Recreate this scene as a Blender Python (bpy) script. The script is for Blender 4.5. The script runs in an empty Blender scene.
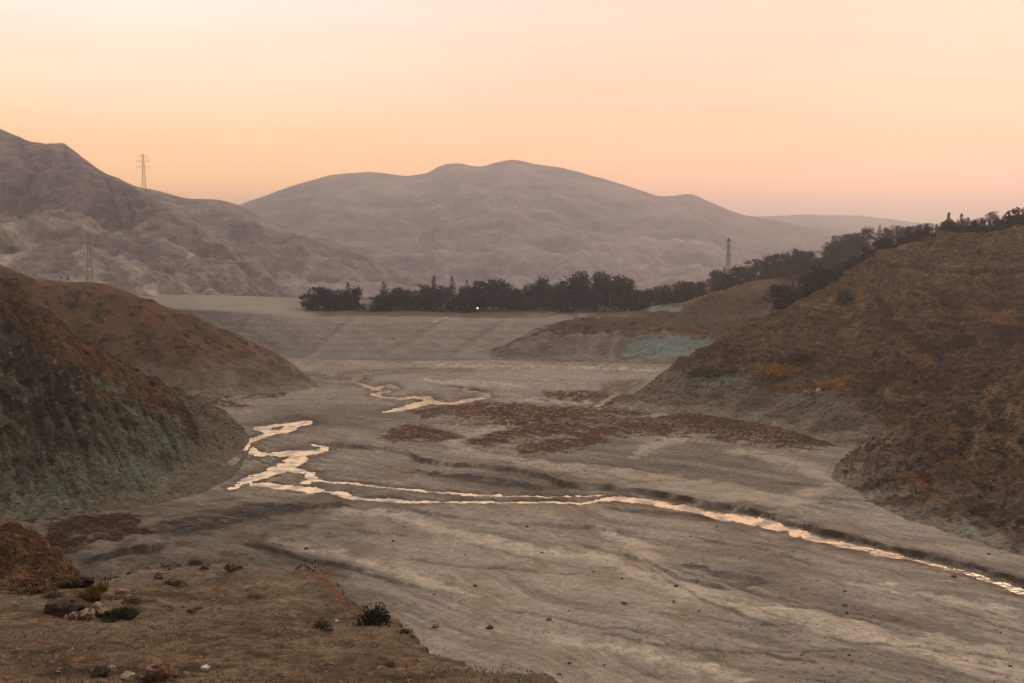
import bpy, math, random
import numpy as np
from mathutils import Vector, Matrix

random.seed(7); rng = np.random.default_rng(7)
S = bpy.context.scene
COL = S.collection
R = math.radians

# ------------------------------------------------------------------ camera
FPX, CX, CY, HY, CAMZ = 1100.0, 512.0, 341.5, 245.0, 57.0
PITCH = math.atan((CY - HY) / FPX)
cam_d = bpy.data.cameras.new('camera'); cam = bpy.data.objects.new('camera', cam_d); COL.objects.link(cam)
cam_d.sensor_width = 36.0; cam_d.lens = 36.0 * FPX / 1024.0
cam_d.clip_start = 0.5; cam_d.clip_end = 40000
cam.location = (0, 0, CAMZ); cam.rotation_euler = (math.pi / 2 - PITCH, 0, 0)
S.camera = cam

# ------------------------------------------------------------------ sky, sun, exposure
SUN_EL, SUN_AZ = R(14), R(28)          # low glow, ahead and a little to the right (azimuth from +Y towards +X)
w = bpy.data.worlds.new('World'); S.world = w; w.use_nodes = True
nt = w.node_tree; N = nt.nodes; L = nt.links
for n in list(N): N.remove(n)
out = N.new('ShaderNodeOutputWorld'); bg = N.new('ShaderNodeBackground'); L.new(bg.outputs[0], out.inputs[0])
sky = N.new('ShaderNodeTexSky'); sky.sky_type = 'NISHITA'; sky.sun_disc = False
sky.sun_elevation = SUN_EL; sky.sun_rotation = SUN_AZ; sky.dust_density = 4.0; sky.altitude = 1500
tc = N.new('ShaderNodeTexCoord'); sep = N.new('ShaderNodeSeparateXYZ'); L.new(tc.outputs['Generated'], sep.inputs[0])
def ramp(stops):
    r = N.new('ShaderNodeValToRGB'); e = r.color_ramp.elements
    while len(e) > 1: e.remove(e[-1])
    e[0].position = stops[0][0]; e[0].color = (*stops[0][1], 1)
    for p, c in stops[1:]:
        x = e.new(p); x.color = (*c, 1)
    r.color_ramp.interpolation = 'B_SPLINE' if False else 'LINEAR'
    return r
# twilight glow by elevation (ramp position = sine of the elevation): yellow side and pink side
rl = ramp([(0.0, (1.85, .95, .37)), (.03, (1.90, .97, .41)), (.055, (2.0, 1.04, .42)), (.085, (1.62, .95, .47)), (.15, (1.30, 1.03, .75)), (.217, (1.22, 1.09, .96)), (.45, (.96, .87, .75)), (1.0, (.70, .67, .64))])
rr = ramp([(0.0, (1.60, .82, .60)), (.025, (1.78, .90, .60)), (.055, (1.78, .88, .49)), (.085, (1.56, .80, .44)), (.15, (1.26, .78, .51)), (.217, (1.12, .79, .61)), (.45, (.92, .80, .70)), (1.0, (.70, .67, .64))])
rb = ramp([(0.0, (.20, .18, .23)), (.15, (.25, .22, .27)), (.45, (.40, .39, .42)), (1.0, (.70, .67, .64))])
for r_ in (rl, rr, rb): L.new(sep.outputs[2], r_.inputs[0])
def mr(src, a, b):
    m = N.new('ShaderNodeMapRange'); m.interpolation_type = 'SMOOTHSTEP'; m.inputs[1].default_value = a; m.inputs[2].default_value = b
    L.new(src, m.inputs[0]); return m.outputs[0]
def mixc(f, a, b, mode='MIX'):
    m = N.new('ShaderNodeMix'); m.data_type = 'RGBA'; m.blend_type = mode
    if isinstance(f, float): m.inputs[0].default_value = f
    else: L.new(f, m.inputs[0])
    L.new(a, m.inputs[6]); L.new(b, m.inputs[7]); return m.outputs[2]
side = mixc(mr(sep.outputs[0], -.34, .30), rl.outputs[0], rr.outputs[0])
dome = mixc(mr(sep.outputs[1], .75, -.35), side, rb.outputs[0])
# faint streaks of high cloud, laid out on the dome itself
mp = N.new('ShaderNodeMapping'); mp.inputs[3].default_value = (1.2, 1.2, 9.0); L.new(tc.outputs['Generated'], mp.inputs[0])
cn = N.new('ShaderNodeTexNoise'); cn.inputs['Scale'].default_value = 2.2; cn.inputs['Detail'].default_value = 5; L.new(mp.outputs[0], cn.inputs[0])
cm = N.new('ShaderNodeMapRange'); cm.inputs[1].default_value = .3; cm.inputs[2].default_value = .7; cm.inputs[3].default_value = .93; cm.inputs[4].default_value = 1.04
L.new(cn.outputs[0], cm.inputs[0])
vm = N.new('ShaderNodeVectorMath'); vm.operation = 'SCALE'; L.new(dome, vm.inputs[0]); L.new(cm.outputs[0], vm.inputs[3])
sk = N.new('ShaderNodeVectorMath'); sk.operation = 'SCALE'; L.new(sky.outputs[0], sk.inputs[0]); sk.inputs[3].default_value = .0015
ad = N.new('ShaderNodeVectorMath'); ad.operation = 'ADD'; L.new(vm.outputs[0], ad.inputs[0]); L.new(sk.outputs[0], ad.inputs[1])
L.new(ad.outputs[0], bg.inputs[0]); bg.inputs[1].default_value = 1.0

sun_d = bpy.data.lights.new('sun', 'SUN'); sun = bpy.data.objects.new('sun', sun_d); COL.objects.link(sun)
sun_d.energy = .95; sun_d.angle = R(20); sun_d.color = (1, .80, .60)
sdir = Vector((math.sin(SUN_AZ) * math.cos(SUN_EL + R(14)), math.cos(SUN_AZ) * math.cos(SUN_EL + R(14)), math.sin(SUN_EL + R(14))))
sun.rotation_euler = (-sdir).to_track_quat('-Z', 'Y').to_euler(); sun.location = (0, 0, 900)

S.view_settings.view_transform = 'Standard'; S.view_settings.look = 'None'; S.view_settings.exposure = 0.0
S.view_settings.gamma = 1.0; S.view_settings.use_curve_mapping = False
c = S.cycles
c.max_bounces = 4; c.diffuse_bounces = 2; c.glossy_bounces = 2; c.volume_bounces = 0; c.transparent_max_bounces = 6
c.caustics_reflective = False; c.caustics_refractive = False
c.use_denoising = True
HAZE_DENSITY = 2.35e-4
AK = 2.35                                # albedo per unit of displayed linear colour under this sky

# ------------------------------------------------------------------ helpers: pixel <-> world
def ray(px, py):
    u = (px - CX) / FPX; v = -(py - CY) / FPX
    return u, math.cos(PITCH) + v * math.sin(PITCH), -math.sin(PITCH) + v * math.cos(PITCH)
def at(px, py, D):
    a, b, d = ray(px, py); k = D / b
    return (a * k, D, CAMZ + d * k)
def gz(px, py, z=0.0):
    a, b, d = ray(px, py); k = (z - CAMZ) / d
    return (a * k, b * k, z)
def project(X, Y, Z):
    zz = Z - CAMZ
    f = Y * math.cos(PITCH) - zz * math.sin(PITCH); u = Y * math.sin(PITCH) + zz * math.cos(PITCH)
    f = np.where(f > .1, f, .1)
    return CX + FPX * X / f, CY - FPX * u / f
def lin(c):
    c = np.asarray(c, float) / 255.0
    return np.where(c <= .04045, c / 12.92, ((c + .055) / 1.055) ** 2.4)
def alb(r, g, b):
    """albedo that displays about as this sRGB value in the dusk light"""
    return np.clip(lin((r, g, b)) * AK * np.array([1.02, 1.0, .92]), .004, .75)

# ------------------------------------------------------------------ helpers: noise
_perm = np.random.default_rng(3).permutation(256).astype(np.int32); _perm = np.concatenate([_perm, _perm, _perm])
_g = np.array([(1,1,0),(-1,1,0),(1,-1,0),(-1,-1,0),(1,0,1),(-1,0,1),(1,0,-1),(-1,0,-1),(0,1,1),(0,-1,1),(0,1,-1),(0,-1,-1)], float)
_g = _g[np.arange(256) % 12].astype(np.float32)
def perlin(x, y, z=0.0):
    x = np.asarray(x, np.float32); y = np.asarray(y, np.float32); z = np.broadcast_to(np.asarray(z, np.float32), x.shape)
    xi = np.floor(x).astype(np.int32); yi = np.floor(y).astype(np.int32); zi = np.floor(z).astype(np.int32)
    fx = x - xi; fy = y - yi; fz = z - zi; xi &= 255; yi &= 255; zi &= 255
    u = fx*fx*fx*(fx*(fx*6-15)+10); v = fy*fy*fy*(fy*(fy*6-15)+10); q = fz*fz*fz*(fz*(fz*6-15)+10)
    def g(i, j, k):
        h = _perm[_perm[_perm[xi + i] + ((yi + j) & 255)] + ((zi + k) & 255)]
        gg = _g[h]
        return gg[..., 0] * (fx - i) + gg[..., 1] * (fy - j) + gg[..., 2] * (fz - k)
    def lp(a, b, t): return a + t * (b - a)
    return lp(lp(lp(g(0,0,0), g(1,0,0), u), lp(g(0,1,0), g(1,1,0), u), v), lp(lp(g(0,0,1), g(1,0,1), u), lp(g(0,1,1), g(1,1,1), u), v), q)
def fbm(x, y, z=0.0, o=5, lac=2.03, gain=.5):
    s = 0.0; a = 1.0
    for i in range(o):
        s = s + a * perlin(x + 17.3 * i, y - 9.1 * i, z + 5.7 * i); x = x * lac; y = y * lac; z = z * lac; a *= gain
    return s
def ridged(x, y, z=0.0, o=5, lac=2.07, gain=.5):
    s = 0.0; a = 1.0
    for i in range(o):
        s = s + a * (1 - 2 * np.abs(perlin(x + 31.7 * i, y + 3.1 * i, z - 7.7 * i))); x = x * lac; y = y * lac; z = z * lac; a *= gain
    return s
def ss(a, b, x):
    t = np.clip((x - a) / (b - a), 0, 1); return t * t * (3 - 2 * t)
def mix(a, b, t):
    return a + (b - a) * t[..., None]
def stroke(PX, PY, pts, k=3.0):
    """distance to a traced line over its half width (vertical pixels of the ground plane); pts = (x, y, half width)"""
    d = np.full(PX.shape, 9.0, np.float32)
    P = np.array(pts, float); m = P[:, 2].max() * 4 + 6
    rows = (PX > P[:, 0].min() - m * k) & (PX < P[:, 0].max() + m * k) & (PY > P[:, 1].min() - m) & (PY < P[:, 1].max() + m)
    x = PX[rows] / k; y = PY[rows]; best = np.full(x.shape, 9.0)
    for (x0, y0, w0), (x1, y1, w1) in zip(pts[:-1], pts[1:]):
        ax = x0 / k; bx = x1 / k - ax; by = y1 - y0
        t = np.clip(((x - ax) * bx + (y - y0) * by) / (bx * bx + by * by + 1e-6), 0, 1)
        best = np.minimum(best, np.hypot(x - ax - t * bx, y - y0 - t * by) / (w0 + t * (w1 - w0)))
    d[rows] = best
    return d
def strokes(PX, PY, lines, k=3.0):
    d = np.full(PX.shape, 9.0, np.float32)
    for l in lines: d = np.minimum(d, stroke(PX, PY, l, k))
    return d

# ------------------------------------------------------------------ helpers: meshes and materials
def grid_mesh(name, V, colr, mat, kind='structure', flip=False, keep=None):
    n, m = V.shape[:2]
    idx = np.arange(n * m).reshape(n, m)
    q = np.stack([idx[:-1, :-1], idx[:-1, 1:], idx[1:, 1:], idx[1:, :-1]], -1).reshape(-1, 4)
    if flip: q = q[:, ::-1]
    v = V.reshape(-1, 3); cc = None if colr is None else colr.reshape(-1, colr.shape[-1])
    if keep is not None:
        q = q[keep.reshape(-1)]; u, inv = np.unique(q, return_inverse=True); q = inv.reshape(-1, 4); v = v[u]
        if cc is not None: cc = cc[u]
    me = bpy.data.meshes.new(name)
    me.vertices.add(len(v)); me.vertices.foreach_set('co', np.ascontiguousarray(v, np.float32).ravel())
    me.loops.add(q.size); me.loops.foreach_set('vertex_index', np.ascontiguousarray(q, np.int32).ravel())
    me.polygons.add(len(q)); me.polygons.foreach_set('loop_start', np.arange(0, q.size, 4, dtype=np.int32))
    me.polygons.foreach_set('use_smooth', np.ones(len(q), bool))
    me.update(calc_edges=True)
    if cc is not None:
        a = me.color_attributes.new('albedo', 'FLOAT_COLOR', 'POINT')
        full = np.ones((len(v), 4), np.float32); full[:, :3] = cc[:, :3]; a.data.foreach_set('color', full.ravel())
    me.materials.append(mat)
    o = bpy.data.objects.new(name, me); COL.objects.link(o)
    if kind: o['kind'] = kind
    return o
def poly_mesh(name, verts, faces, mats, fm=None, smooth=False):
    me = bpy.data.meshes.new(name); me.from_pydata([tuple(v) for v in verts], [], faces); 
    for m in (mats if isinstance(mats, (list, tuple)) else [mats]): me.materials.append(m)
    if fm is not None: me.polygons.foreach_set('material_index', fm)
    if smooth: me.polygons.foreach_set('use_smooth', np.ones(len(me.polygons), bool))
    me.update(); return me
def link(name, me, parent=None, loc=None, rot=None, scale=None):
    o = bpy.data.objects.new(name, me); COL.objects.link(o)
    if parent: o.parent = parent
    if loc is not None: o.location = loc
    if rot is not None: o.rotation_euler = rot
    if scale is not None: o.scale = scale
    return o
def tag(o, label=None, cat=None, group=None, kind=None):
    if label: o['label'] = label
    if cat: o['category'] = cat
    if group: o['group'] = group
    if kind: o['kind'] = kind
    return o

def terrain_mat(name, sc=1.0, bump=.5, var=.35, rough=.96, speck=.0, crack=0.0):
    """ground: the mesh's own albedo, varied by grain at several sizes, plus fine relief"""
    m = bpy.data.materials.new(name); m.use_nodes = True; t = m.node_tree; n = t.nodes; l = t.links
    b = n['Principled BSDF']; b.inputs['Roughness'].default_value = rough; b.inputs['Specular IOR Level'].default_value = .12
    vc = n.new('ShaderNodeVertexColor'); vc.layer_name = 'albedo'
    tc = n.new('ShaderNodeTexCoord')
    def noise(s, det, ro=.6):
        x = n.new('ShaderNodeTexNoise'); x.inputs['Scale'].default_value = s * sc; x.inputs['Detail'].default_value = det; x.inputs['Roughness'].default_value = ro
        l.new(tc.outputs['Object'], x.inputs['Vector']); return x.outputs[0]
    def rng_(src, a, b_, c_, d_):
        x = n.new('ShaderNodeMapRange'); x.inputs[1].default_value = a; x.inputs[2].default_value = b_; x.inputs[3].default_value = c_; x.inputs[4].default_value = d_
        l.new(src, x.inputs[0]); return x.outputs[0]
    def mul(a, b_):
        x = n.new('ShaderNodeMath'); x.operation = 'MULTIPLY'; l.new(a, x.inputs[0]); l.new(b_, x.inputs[1]); return x.outputs[0]
    f1 = noise(1.1, 8, .7); f2 = noise(.17, 5); f3 = noise(3.1, 4, .7)
    k = mul(rng_(f1, .28, .72, 1 - var, 1 + var), rng_(f2, .3, .7, 1 - var * .6, 1 + var * .6))
    k = mul(k, rng_(f3, .3, .7, 1 - var * .7, 1 + var * .7))
    if crack:
        cn = noise(.8, 9, .72); k = mul(k, rng_(cn, .36, .50, 1 - crack, 1.0)); cl = noise(.55, 8, .7); k = mul(k, rng_(cl, .56, .70, 1.0, 1 + crack * .7))
    if speck:
        vo = n.new('ShaderNodeTexVoronoi'); vo.inputs['Scale'].default_value = 1.1 * sc; l.new(tc.outputs['Object'], vo.inputs['Vector'])
        k = mul(k, rng_(vo.outputs['Distance'], .08, .30, 1 + speck, 1.0))
    sc_ = n.new('ShaderNodeVectorMath'); sc_.operation = 'SCALE'; l.new(vc.outputs[0], sc_.inputs[0]); l.new(k, sc_.inputs[3])
    l.new(sc_.outputs[0], b.inputs['Base Color'])
    h = n.new('ShaderNodeMath'); h.operation = 'ADD'; l.new(f1, h.inputs[0]); l.new(rng_(f3, 0, 1, 0, .35), h.inputs[1])
    bp = n.new('ShaderNodeBump'); bp.inputs['Strength'].default_value = bump; bp.inputs['Distance'].default_value = 1.0 / sc
    l.new(h.outputs[0], bp.inputs['Height']); l.new(bp.outputs[0], b.inputs['Normal'])
    return m
def plain_mat(name, col, rough=.8, var=.25, sc=3.0, spec=.2, bump=0.0, objvar=0.0, metallic=0.0):
    m = bpy.data.materials.new(name); m.use_nodes = True; t = m.node_tree; n = t.nodes; l = t.links
    b = n['Principled BSDF']; b.inputs['Roughness'].default_value = rough; b.inputs['Specular IOR Level'].default_value = spec; b.inputs['Metallic'].default_value = metallic
    tc = n.new('ShaderNodeTexCoord'); x = n.new('ShaderNodeTexNoise'); x.inputs['Scale'].default_value = sc; x.inputs['Detail'].default_value = 6
    l.new(tc.outputs['Object'], x.inputs['Vector'])
    r = n.new('ShaderNodeMapRange'); r.inputs[1].default_value = .3; r.inputs[2].default_value = .7; r.inputs[3].default_value = 1 - var; r.inputs[4].default_value = 1 + var
    l.new(x.outputs[0], r.inputs[0]); k = r.outputs[0]
    if objvar:
        oi = n.new('ShaderNodeObjectInfo'); r2 = n.new('ShaderNodeMapRange'); r2.inputs[3].default_value = 1 - objvar; r2.inputs[4].default_value = 1 + objvar
        l.new(oi.outputs['Random'], r2.inputs[0]); mm = n.new('ShaderNodeMath'); mm.operation = 'MULTIPLY'; l.new(k, mm.inputs[0]); l.new(r2.outputs[0], mm.inputs[1]); k = mm.outputs[0]
    v = n.new('ShaderNodeVectorMath'); v.operation = 'SCALE'; v.inputs[0].default_value = tuple(float(q) for q in col); l.new(k, v.inputs[3]); l.new(v.outputs[0], b.inputs['Base Color'])
    if bump:
        bp = n.new('ShaderNodeBump'); bp.inputs['Strength'].default_value = bump; bp.inputs['Distance'].default_value = .3
        l.new(x.outputs[0], bp.inputs['Height']); l.new(bp.outputs[0], b.inputs['Normal'])
    return m

def cr1(P, n):
    """Catmull-Rom resampling of control points along axis 0"""
    k = len(P); t = np.linspace(0, k - 1, n); i = np.minimum(t.astype(int), k - 2); f = (t - i)[:, None, None]
    Q = np.concatenate([2 * P[:1] - P[1:2], P, 2 * P[-1:] - P[-2:-1]])
    a, b, c_, d = Q[i], Q[i + 1], Q[i + 2], Q[i + 3]
    return .5 * (2 * b + (c_ - a) * f + (2 * a - 5 * b + 4 * c_ - d) * f ** 2 + (3 * b - a - 3 * c_ + d) * f ** 3)
def loft(rows, nu, nv):
    P = np.array(rows, float)
    P = cr1(P, nu); P = cr1(P.transpose(1, 0, 2), nv).transpose(1, 0, 2)
    return P
def normals(V):
    du = np.gradient(V, axis=0); dv = np.gradient(V, axis=1); n = np.cross(du, dv)
    n /= np.linalg.norm(n, axis=-1, keepdims=True) + 1e-9
    n[n[..., 2] < 0] *= -1
    return n
def slope_rows(prs, prof, back=60.0, drop=.6, under=6.0):
    """cross sections of a hill: behind the crest, crest, points down the face (t, lift), toe, under the toe"""
    rows = []
    for crest, toe in prs:
        c_ = np.array(at(*crest)); t_ = np.array(gz(*toe)) if len(toe) == 2 else np.array(at(*toe))
        d = t_ - c_; h = d.copy(); h[2] = 0; hl = np.linalg.norm(h) + 1e-6; hn = h / hl; bk = min(back, hl * 1.1 + .5); un = min(under, hl * .5 + .8)
        rows.append([c_ - hn * bk - np.array([0, 0, bk * drop]), c_ - hn * bk * .3 - np.array([0, 0, bk * .3 * drop * .45]), c_]
                    + [c_ + d * t + np.array([0, 0, lift * hl]) for t, lift in prof] + [t_, t_ + hn * un - np.array([0, 0, un * .5])])
    return rows

TERR = []
# ================================================================== THE BED OF THE DRAINED LAKE
WATER = [
 [(307,422.5,2),(296,424,2.2),(283,431,3),(270,432,3),(259,428,2.4)], [(259,427.5,1.6),(273,425.5,1.5),(296,423.5,1.6)],
 [(272,433,2.5),(256,438,2.2),(242,443,2.6),(250,449,3),(258,454,3),(280,454,3.5),(299,453,3.6),(325,450.5,2.4)],
 [(320,451,2),(326,447,1.2),(312,444,.8)],
 [(303,454,4),(296,460,4.5),(281,468,5),(266,473,4),(248,480,3.2),(232,488.5,1.8)],
 [(236,486.5,1.6),(247,482.5,2),(263,484.5,2.4),(281,486,3),(307,489.5,3.4),(331,491.5,3.2),(352,497,3.4),(367,499.4,1.8),(389,499.3,1.7),(402,501.5,3),(415,502,2.6),(431,501.2,1.6),(478,502,1.4),(503,502,1.4),(554,502,1.4),(577,503,1.8),(592,500.5,1.8),(618,498.5,2.4),(643,500,3),(668,503.8,3.4),(699,510.5,3.8),(727,516,4.4),(749,518.3,5.6),(766,522,4.8),(789,529,4.4),(815,537,4.2),(846,544.2,4),(877,551,3.8),(913,558.5,2.8),(948,566.5,3),(988,578,2.8),(1024,590.5,3),(1080,608,3),(1200,655,3)],
 [(288,470,2.6),(300,470,2.6),(310,473,2.6),(313,479,2.4),(305,482.5,2)],
 [(313,480,1.3),(344,482.3,1.3),(391,487.5,1.2),(431,491,1.3),(478,494.8,1.3),(541,496.3,1.3),(582,496,1.2),(602,494.5,.9)],
 [(311,377,1.5),(320,379.3,1.8),(341,382,1)], [(348,376,1.4),(360,374,1.4),(354,380.5,1.6),(350,381,1.2)], [(360,374,1.1),(389,371.6,1),(404,370,.8)],
 [(341,382,.9),(352,381.5,.8),(366,385,.7),(376,389,.9)], [(374,394,1),(383,397,.7),(398,398.5,.7),(414,397,.9)], [(404,370.5,.8),(430,369.5,.7),(470,371,.6)],
 [(375,389,1),(389,385,1.1),(395,387.6,.9)], [(374,394,1.2),(389,391,.8)],
 [(413,396.8,1),(427,397.8,1.6),(432,401.5,1.7),(417,404.5,2.2),(404,408,1.5),(384,412,.5)],
 [(431,402.8,.8),(452,403,1),(468,400,1.2),(486,397,1.2),(487,393,1),(468,390.5,1)],
 [(634,382,1),(621,386.5,1.8),(614,390.5,1.5),(621,392.3,1.1)], [(621,393,1),(603,401,1.1),(597,406,1)],
]
PALE = [
 [(440,366,1.2),(560,367,1.2),(655,371,1.5)], [(430,381,1.5),(470,384,2),(520,386,1.5)], [(500,402,1.5),(560,401,2),(596,406,2)],
 [(700,411,1.2),(655,412.5,1.4),(600,409,1.5),(545,409.5,1.2)], [(665,415,1.4),(630,420,1.8),(580,425,2),(520,428,2),(480,432,3),(455,443,5),(470,455,4),(510,461,5)],
 [(688,421,3),(678,432,4),(660,446,5),(630,456,3)], [(460,452,3),(520,464,5),(620,474,6),(700,487,8),(790,506,8)], [(730,452,4),(800,462,5),(840,482,6),(800,500,6)],
 [(345,512,3),(400,516,5),(440,530,5),(520,548,5),(600,560,6),(680,590,7),(800,622,7),(930,650,7),(1060,690,8)],
 [(600,530,3),(640,548,5),(680,580,5),(740,603,6),(860,628,5),(1030,660,6)], [(850,582,3),(930,598,5),(1030,622,5)], [(560,640,4),(640,655,5),(740,680,5)],
 [(280,541,3),(330,552,4),(400,575,4),(470,596,4)], [(215,364,1.5),(290,366,1.2)],
]
VEG = [
 [(390,437.5,3),(420,433.5,5),(452,437.5,3)], [(424,413.5,2.5),(470,408.5,4),(530,409,3)], [(468,416,3.5),(520,419,6),(560,414,5),(612,412,3),(642,413.5,1.5)],
 [(484,442,3),(540,431,4),(610,423.5,3.5),(672,419.5,2)], [(528,449,3),(560,446,4),(596,441,3)], [(580,436,2),(640,428,5),(668,431,4)],
 [(545,394,2),(575,396,3),(602,395,2.5)], [(600,408,2),(611,401,3),(622,395,1.5)], [(684,423,4),(740,430,8),(800,439,6),(834,443,2.5)], [(676,417,1.5),(700,416,3),(760,421,2)],
 [(200,394.5,2.4),(240,393,2.8),(277,394.5,1.4)], [(214,402,3),(238,405,2)],
 [(56,545,4),(66,533,5),(90,523,4),(120,520,4)], [(76,536,2.5),(112,531,5),(118,524,3)], [(92,543,1.6),(108,541,2.4)], [(130,532,2),(148,533,1.5)], [(28,519,2),(60,520,1.4)],
]
MUD = [[(165,532,6),(200,524,9),(240,516,9),(300,508,6),(342,506,3)], [(400,470,2),(470,478,4),(540,489,3)], [(752,584,4),(722,574,4),(700,566,3)]]
RISES = [  # low cut banks, the ground beyond them stands higher: line, height, run-out in px
 ([(318,444),(346,448),(388,451),(410,456),(425,463.5),(446,466),(478,468),(516,472),(541,478),(562,486),(582,489.5),(612,490),(643,494),(668,498.6),(699,504),(727,509),(746,512),(775,520.5),(815,531),(855,541.5),(900,552.5),(966,567),(1024,585),(1100,610)], 1.0, 9),
 ([(236,544),(262,548),(290,556),(310,563),(350,570),(390,582),(432,592)], .75, 6),
 ([(586,505),(612,510),(650,513),(694,517),(724,522)], .55, 4), ([(306,503),(324,501.5),(336,503),(341,509)], .7, 5), ([(380,506),(430,515),(490,525),(560,528),(640,533)], .5, 5),
 ([(70,566),(100,560),(140,554),(162,550),(176,542)], 1.5, 12), ([(445,498),(500,500),(560,500),(600,499)], .25, 1.5), ([(395,360.5),(430,359.5),(465,360)], 1.2, 4),
 ([(640,556),(664,572),(690,584),(740,594)], .6, 6), ([(560,540),(640,560),(700,600),(800,640)], .35, 8), ([(440,386),(480,391),(500,398)], .6, 3),
 ([(676,440),(700,446),(760,449),(830,446)], .5, 4), ([(250,425),(258,420),(300,417),(330,424)], .5, 4),
]
pxs = np.arange(-260, 1290, 1.25)
pys = np.concatenate([np.arange(332, 352, 1.0), np.arange(352, 692, .8), np.array([696, 704, 716, 735, 765, 810, 880, 980, 1150, 1500])])
GX, GY = np.meshgrid(pxs, pys)
aa = (GX - CX) / FPX; vv = -(GY - CY) / FPX
bb = math.cos(PITCH) + vv * math.sin(PITCH); dd = -math.sin(PITCH) + vv * math.cos(PITCH)
kk = -CAMZ / dd; X = aa * kk; Y = bb * kk
warp = fbm(X / 14, Y / 14, 1.3, 4); warp2 = fbm(X / 5, Y / 5, 4.1, 4); warp3 = fbm(X / 1.7, Y / 1.7, 8.1, 3)
vscale = np.clip(Y / 250, .5, 2.2)
PXw = GX + (4.0 * warp + 3.0 * fbm(X / 6, Y / 6, 9.9, 3) + 2.0 * warp3) / vscale; PYw = GY + (1.3 * warp2 + .8 * warp3) / vscale ** 1.6
tw = strokes(PXw, PYw, WATER) * np.where(Y > 345, .95, np.where(GX > 600, 1.22, 1.42)) + np.clip(fbm(X / 2.6, Y / 3.4, 55.5, 3) - .08, 0, 1) * np.where(GX > 600, .75, 1.1) * (Y < 330); tp = strokes(PXw + 12 * warp, PYw + 4 * warp2, PALE); tv = strokes(PXw + 9 * warp, PYw + 3.5 * warp2, VEG) * .62; tm = strokes(PXw + 8 * warp, PYw + 3 * warp2, MUD)
# flow direction streaks
fa = R(-38); U_ = X * math.cos(fa) + Y * math.sin(fa); V_ = -X * math.sin(fa) + Y * math.cos(fa)
Vw = V_ + 9 * fbm(X / 60, Y / 60, 2.2, 3)
streak = fbm(U_ / 55, Vw / 5.0, .5, 5, gain=.6)
nearw = ss(1.2, 4.0, tw)
Z = (.55 * fbm(X / 30, Y / 30, 6.6, 4) + .28 * streak) * nearw * .6 + .10 * ridged(X / 4, Y / 4, 3.3, 5) * (.15 + .85 * nearw) - .02
Z += np.clip(.0, 0, 1)
face = np.zeros_like(Z)
for line, h, run in RISES:
    p = np.array(line, float); yl = np.interp(PXw, p[:, 0], p[:, 1])
    ends = ss(p[0, 0] - 2, p[0, 0] + 22, PXw) * (1 - ss(p[-1, 0] - 22, p[-1, 0] + 2, PXw))
    s = yl - PYw + .6 * warp3
    amp = ends * (.55 + .6 * np.clip(.5 + warp, 0, 1))
    Z += h * amp * ss(-.3, .9, s) * np.exp(-np.clip(s, 0, None) / run)
    face = np.maximum(face, amp * min(1, h) * ss(-2.0, -.2, s) * (1 - ss(.4, 2.2 + 2 * h, s)))
rr = random.Random(11); chan = np.zeros_like(Z)
for q in range(46):
    x0 = rr.uniform(240, 960); y0 = rr.uniform(385, 660); sl = rr.uniform(-.02, .10) if y0 < 500 else rr.uniform(.08, .34); n_ = rr.randint(4, 7); p = [(x0, y0)]
    for e in range(n_): p.append((p[-1][0] + rr.uniform(18, 42), p[-1][1] + (sl + rr.gauss(0, .07)) * 30))
    p = np.array(p); yl = np.interp(PXw, p[:, 0], p[:, 1]); w_ = (.5 if y0 < 450 else .9) * rr.uniform(.7, 1.4)
    e_ = ss(p[0, 0], p[0, 0] + 25, PXw) * (1 - ss(p[-1, 0] - 25, p[-1, 0], PXw)); g_ = e_ * np.exp(-((PYw - yl) / w_) ** 2); chan = np.maximum(chan, g_ * rr.uniform(.4, 1))
Z -= .28 * chan * nearw
Z += ss(1.15, .4, tv) * .16 * np.clip(.4 + warp3 + warp2, 0, 2)
Z = np.maximum(Z, -.10 + .05 * warp3) if False else Z
carve = ss(1.30, .80, tw); Z = Z * (1 - carve) - .34 * carve
WATER_Z = -.13
# albedo
base = np.empty(X.shape + (3,)); base[:] = alb(116, 105, 95)
big = fbm(X / 45, Y / 45, 12.5, 4)
base = mix(base, alb(100, 90, 81), ss(-.05, .45, big)); base = mix(base, alb(128, 114, 100), ss(.05, .6, streak) * .5); base = mix(base, alb(70, 62, 55), ss(-.10, -.65, streak) * .45)
base = mix(base, alb(102, 87, 72), ss(.1, .5, fbm(X / 18, Y / 18, 40.2, 4)) * .55)
far = ss(300, 480, Y); base = mix(base, alb(108, 98, 90), far * .5)
base = mix(base, alb(146, 132, 117), ss(1.25, .25, tp) * (.75 + .4 * np.clip(warp2, -1, 1)).clip(0, 1))
base = mix(base, alb(52, 47, 45), ss(1.15, .45, tm) * np.clip(.85 + .6 * warp2, 0, 1))
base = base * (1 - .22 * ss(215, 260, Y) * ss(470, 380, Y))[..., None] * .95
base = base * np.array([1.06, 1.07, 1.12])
vegm = ss(1.25, .75, tv + .5 * warp3 + .25 * warp2) * np.clip(1.0 + .9 * warp3, 0, 1)
vc_ = mix(np.broadcast_to(alb(52, 32, 18), base.shape), alb(72, 43, 24), ss(0, .4, fbm(X / 9, Y / 9, 77, 3))); vc_ = mix(vc_, alb(36, 26, 19), ss(.1, .5, fbm(X / 1.2, Y / 1.2, 7, 2)))
base = base + (vc_ * np.array([.98, .80, .62]) - base) * vegm[..., None]
wet = ss(4.6, 1.1, tw) * np.clip(.85 + warp2, 0, 1); base = mix(base, alb(58, 48, 40), wet * .8)
base = mix(base, alb(40, 31, 25), np.clip(face * .85 * (.75 + .8 * warp2), 0, .8))
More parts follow.
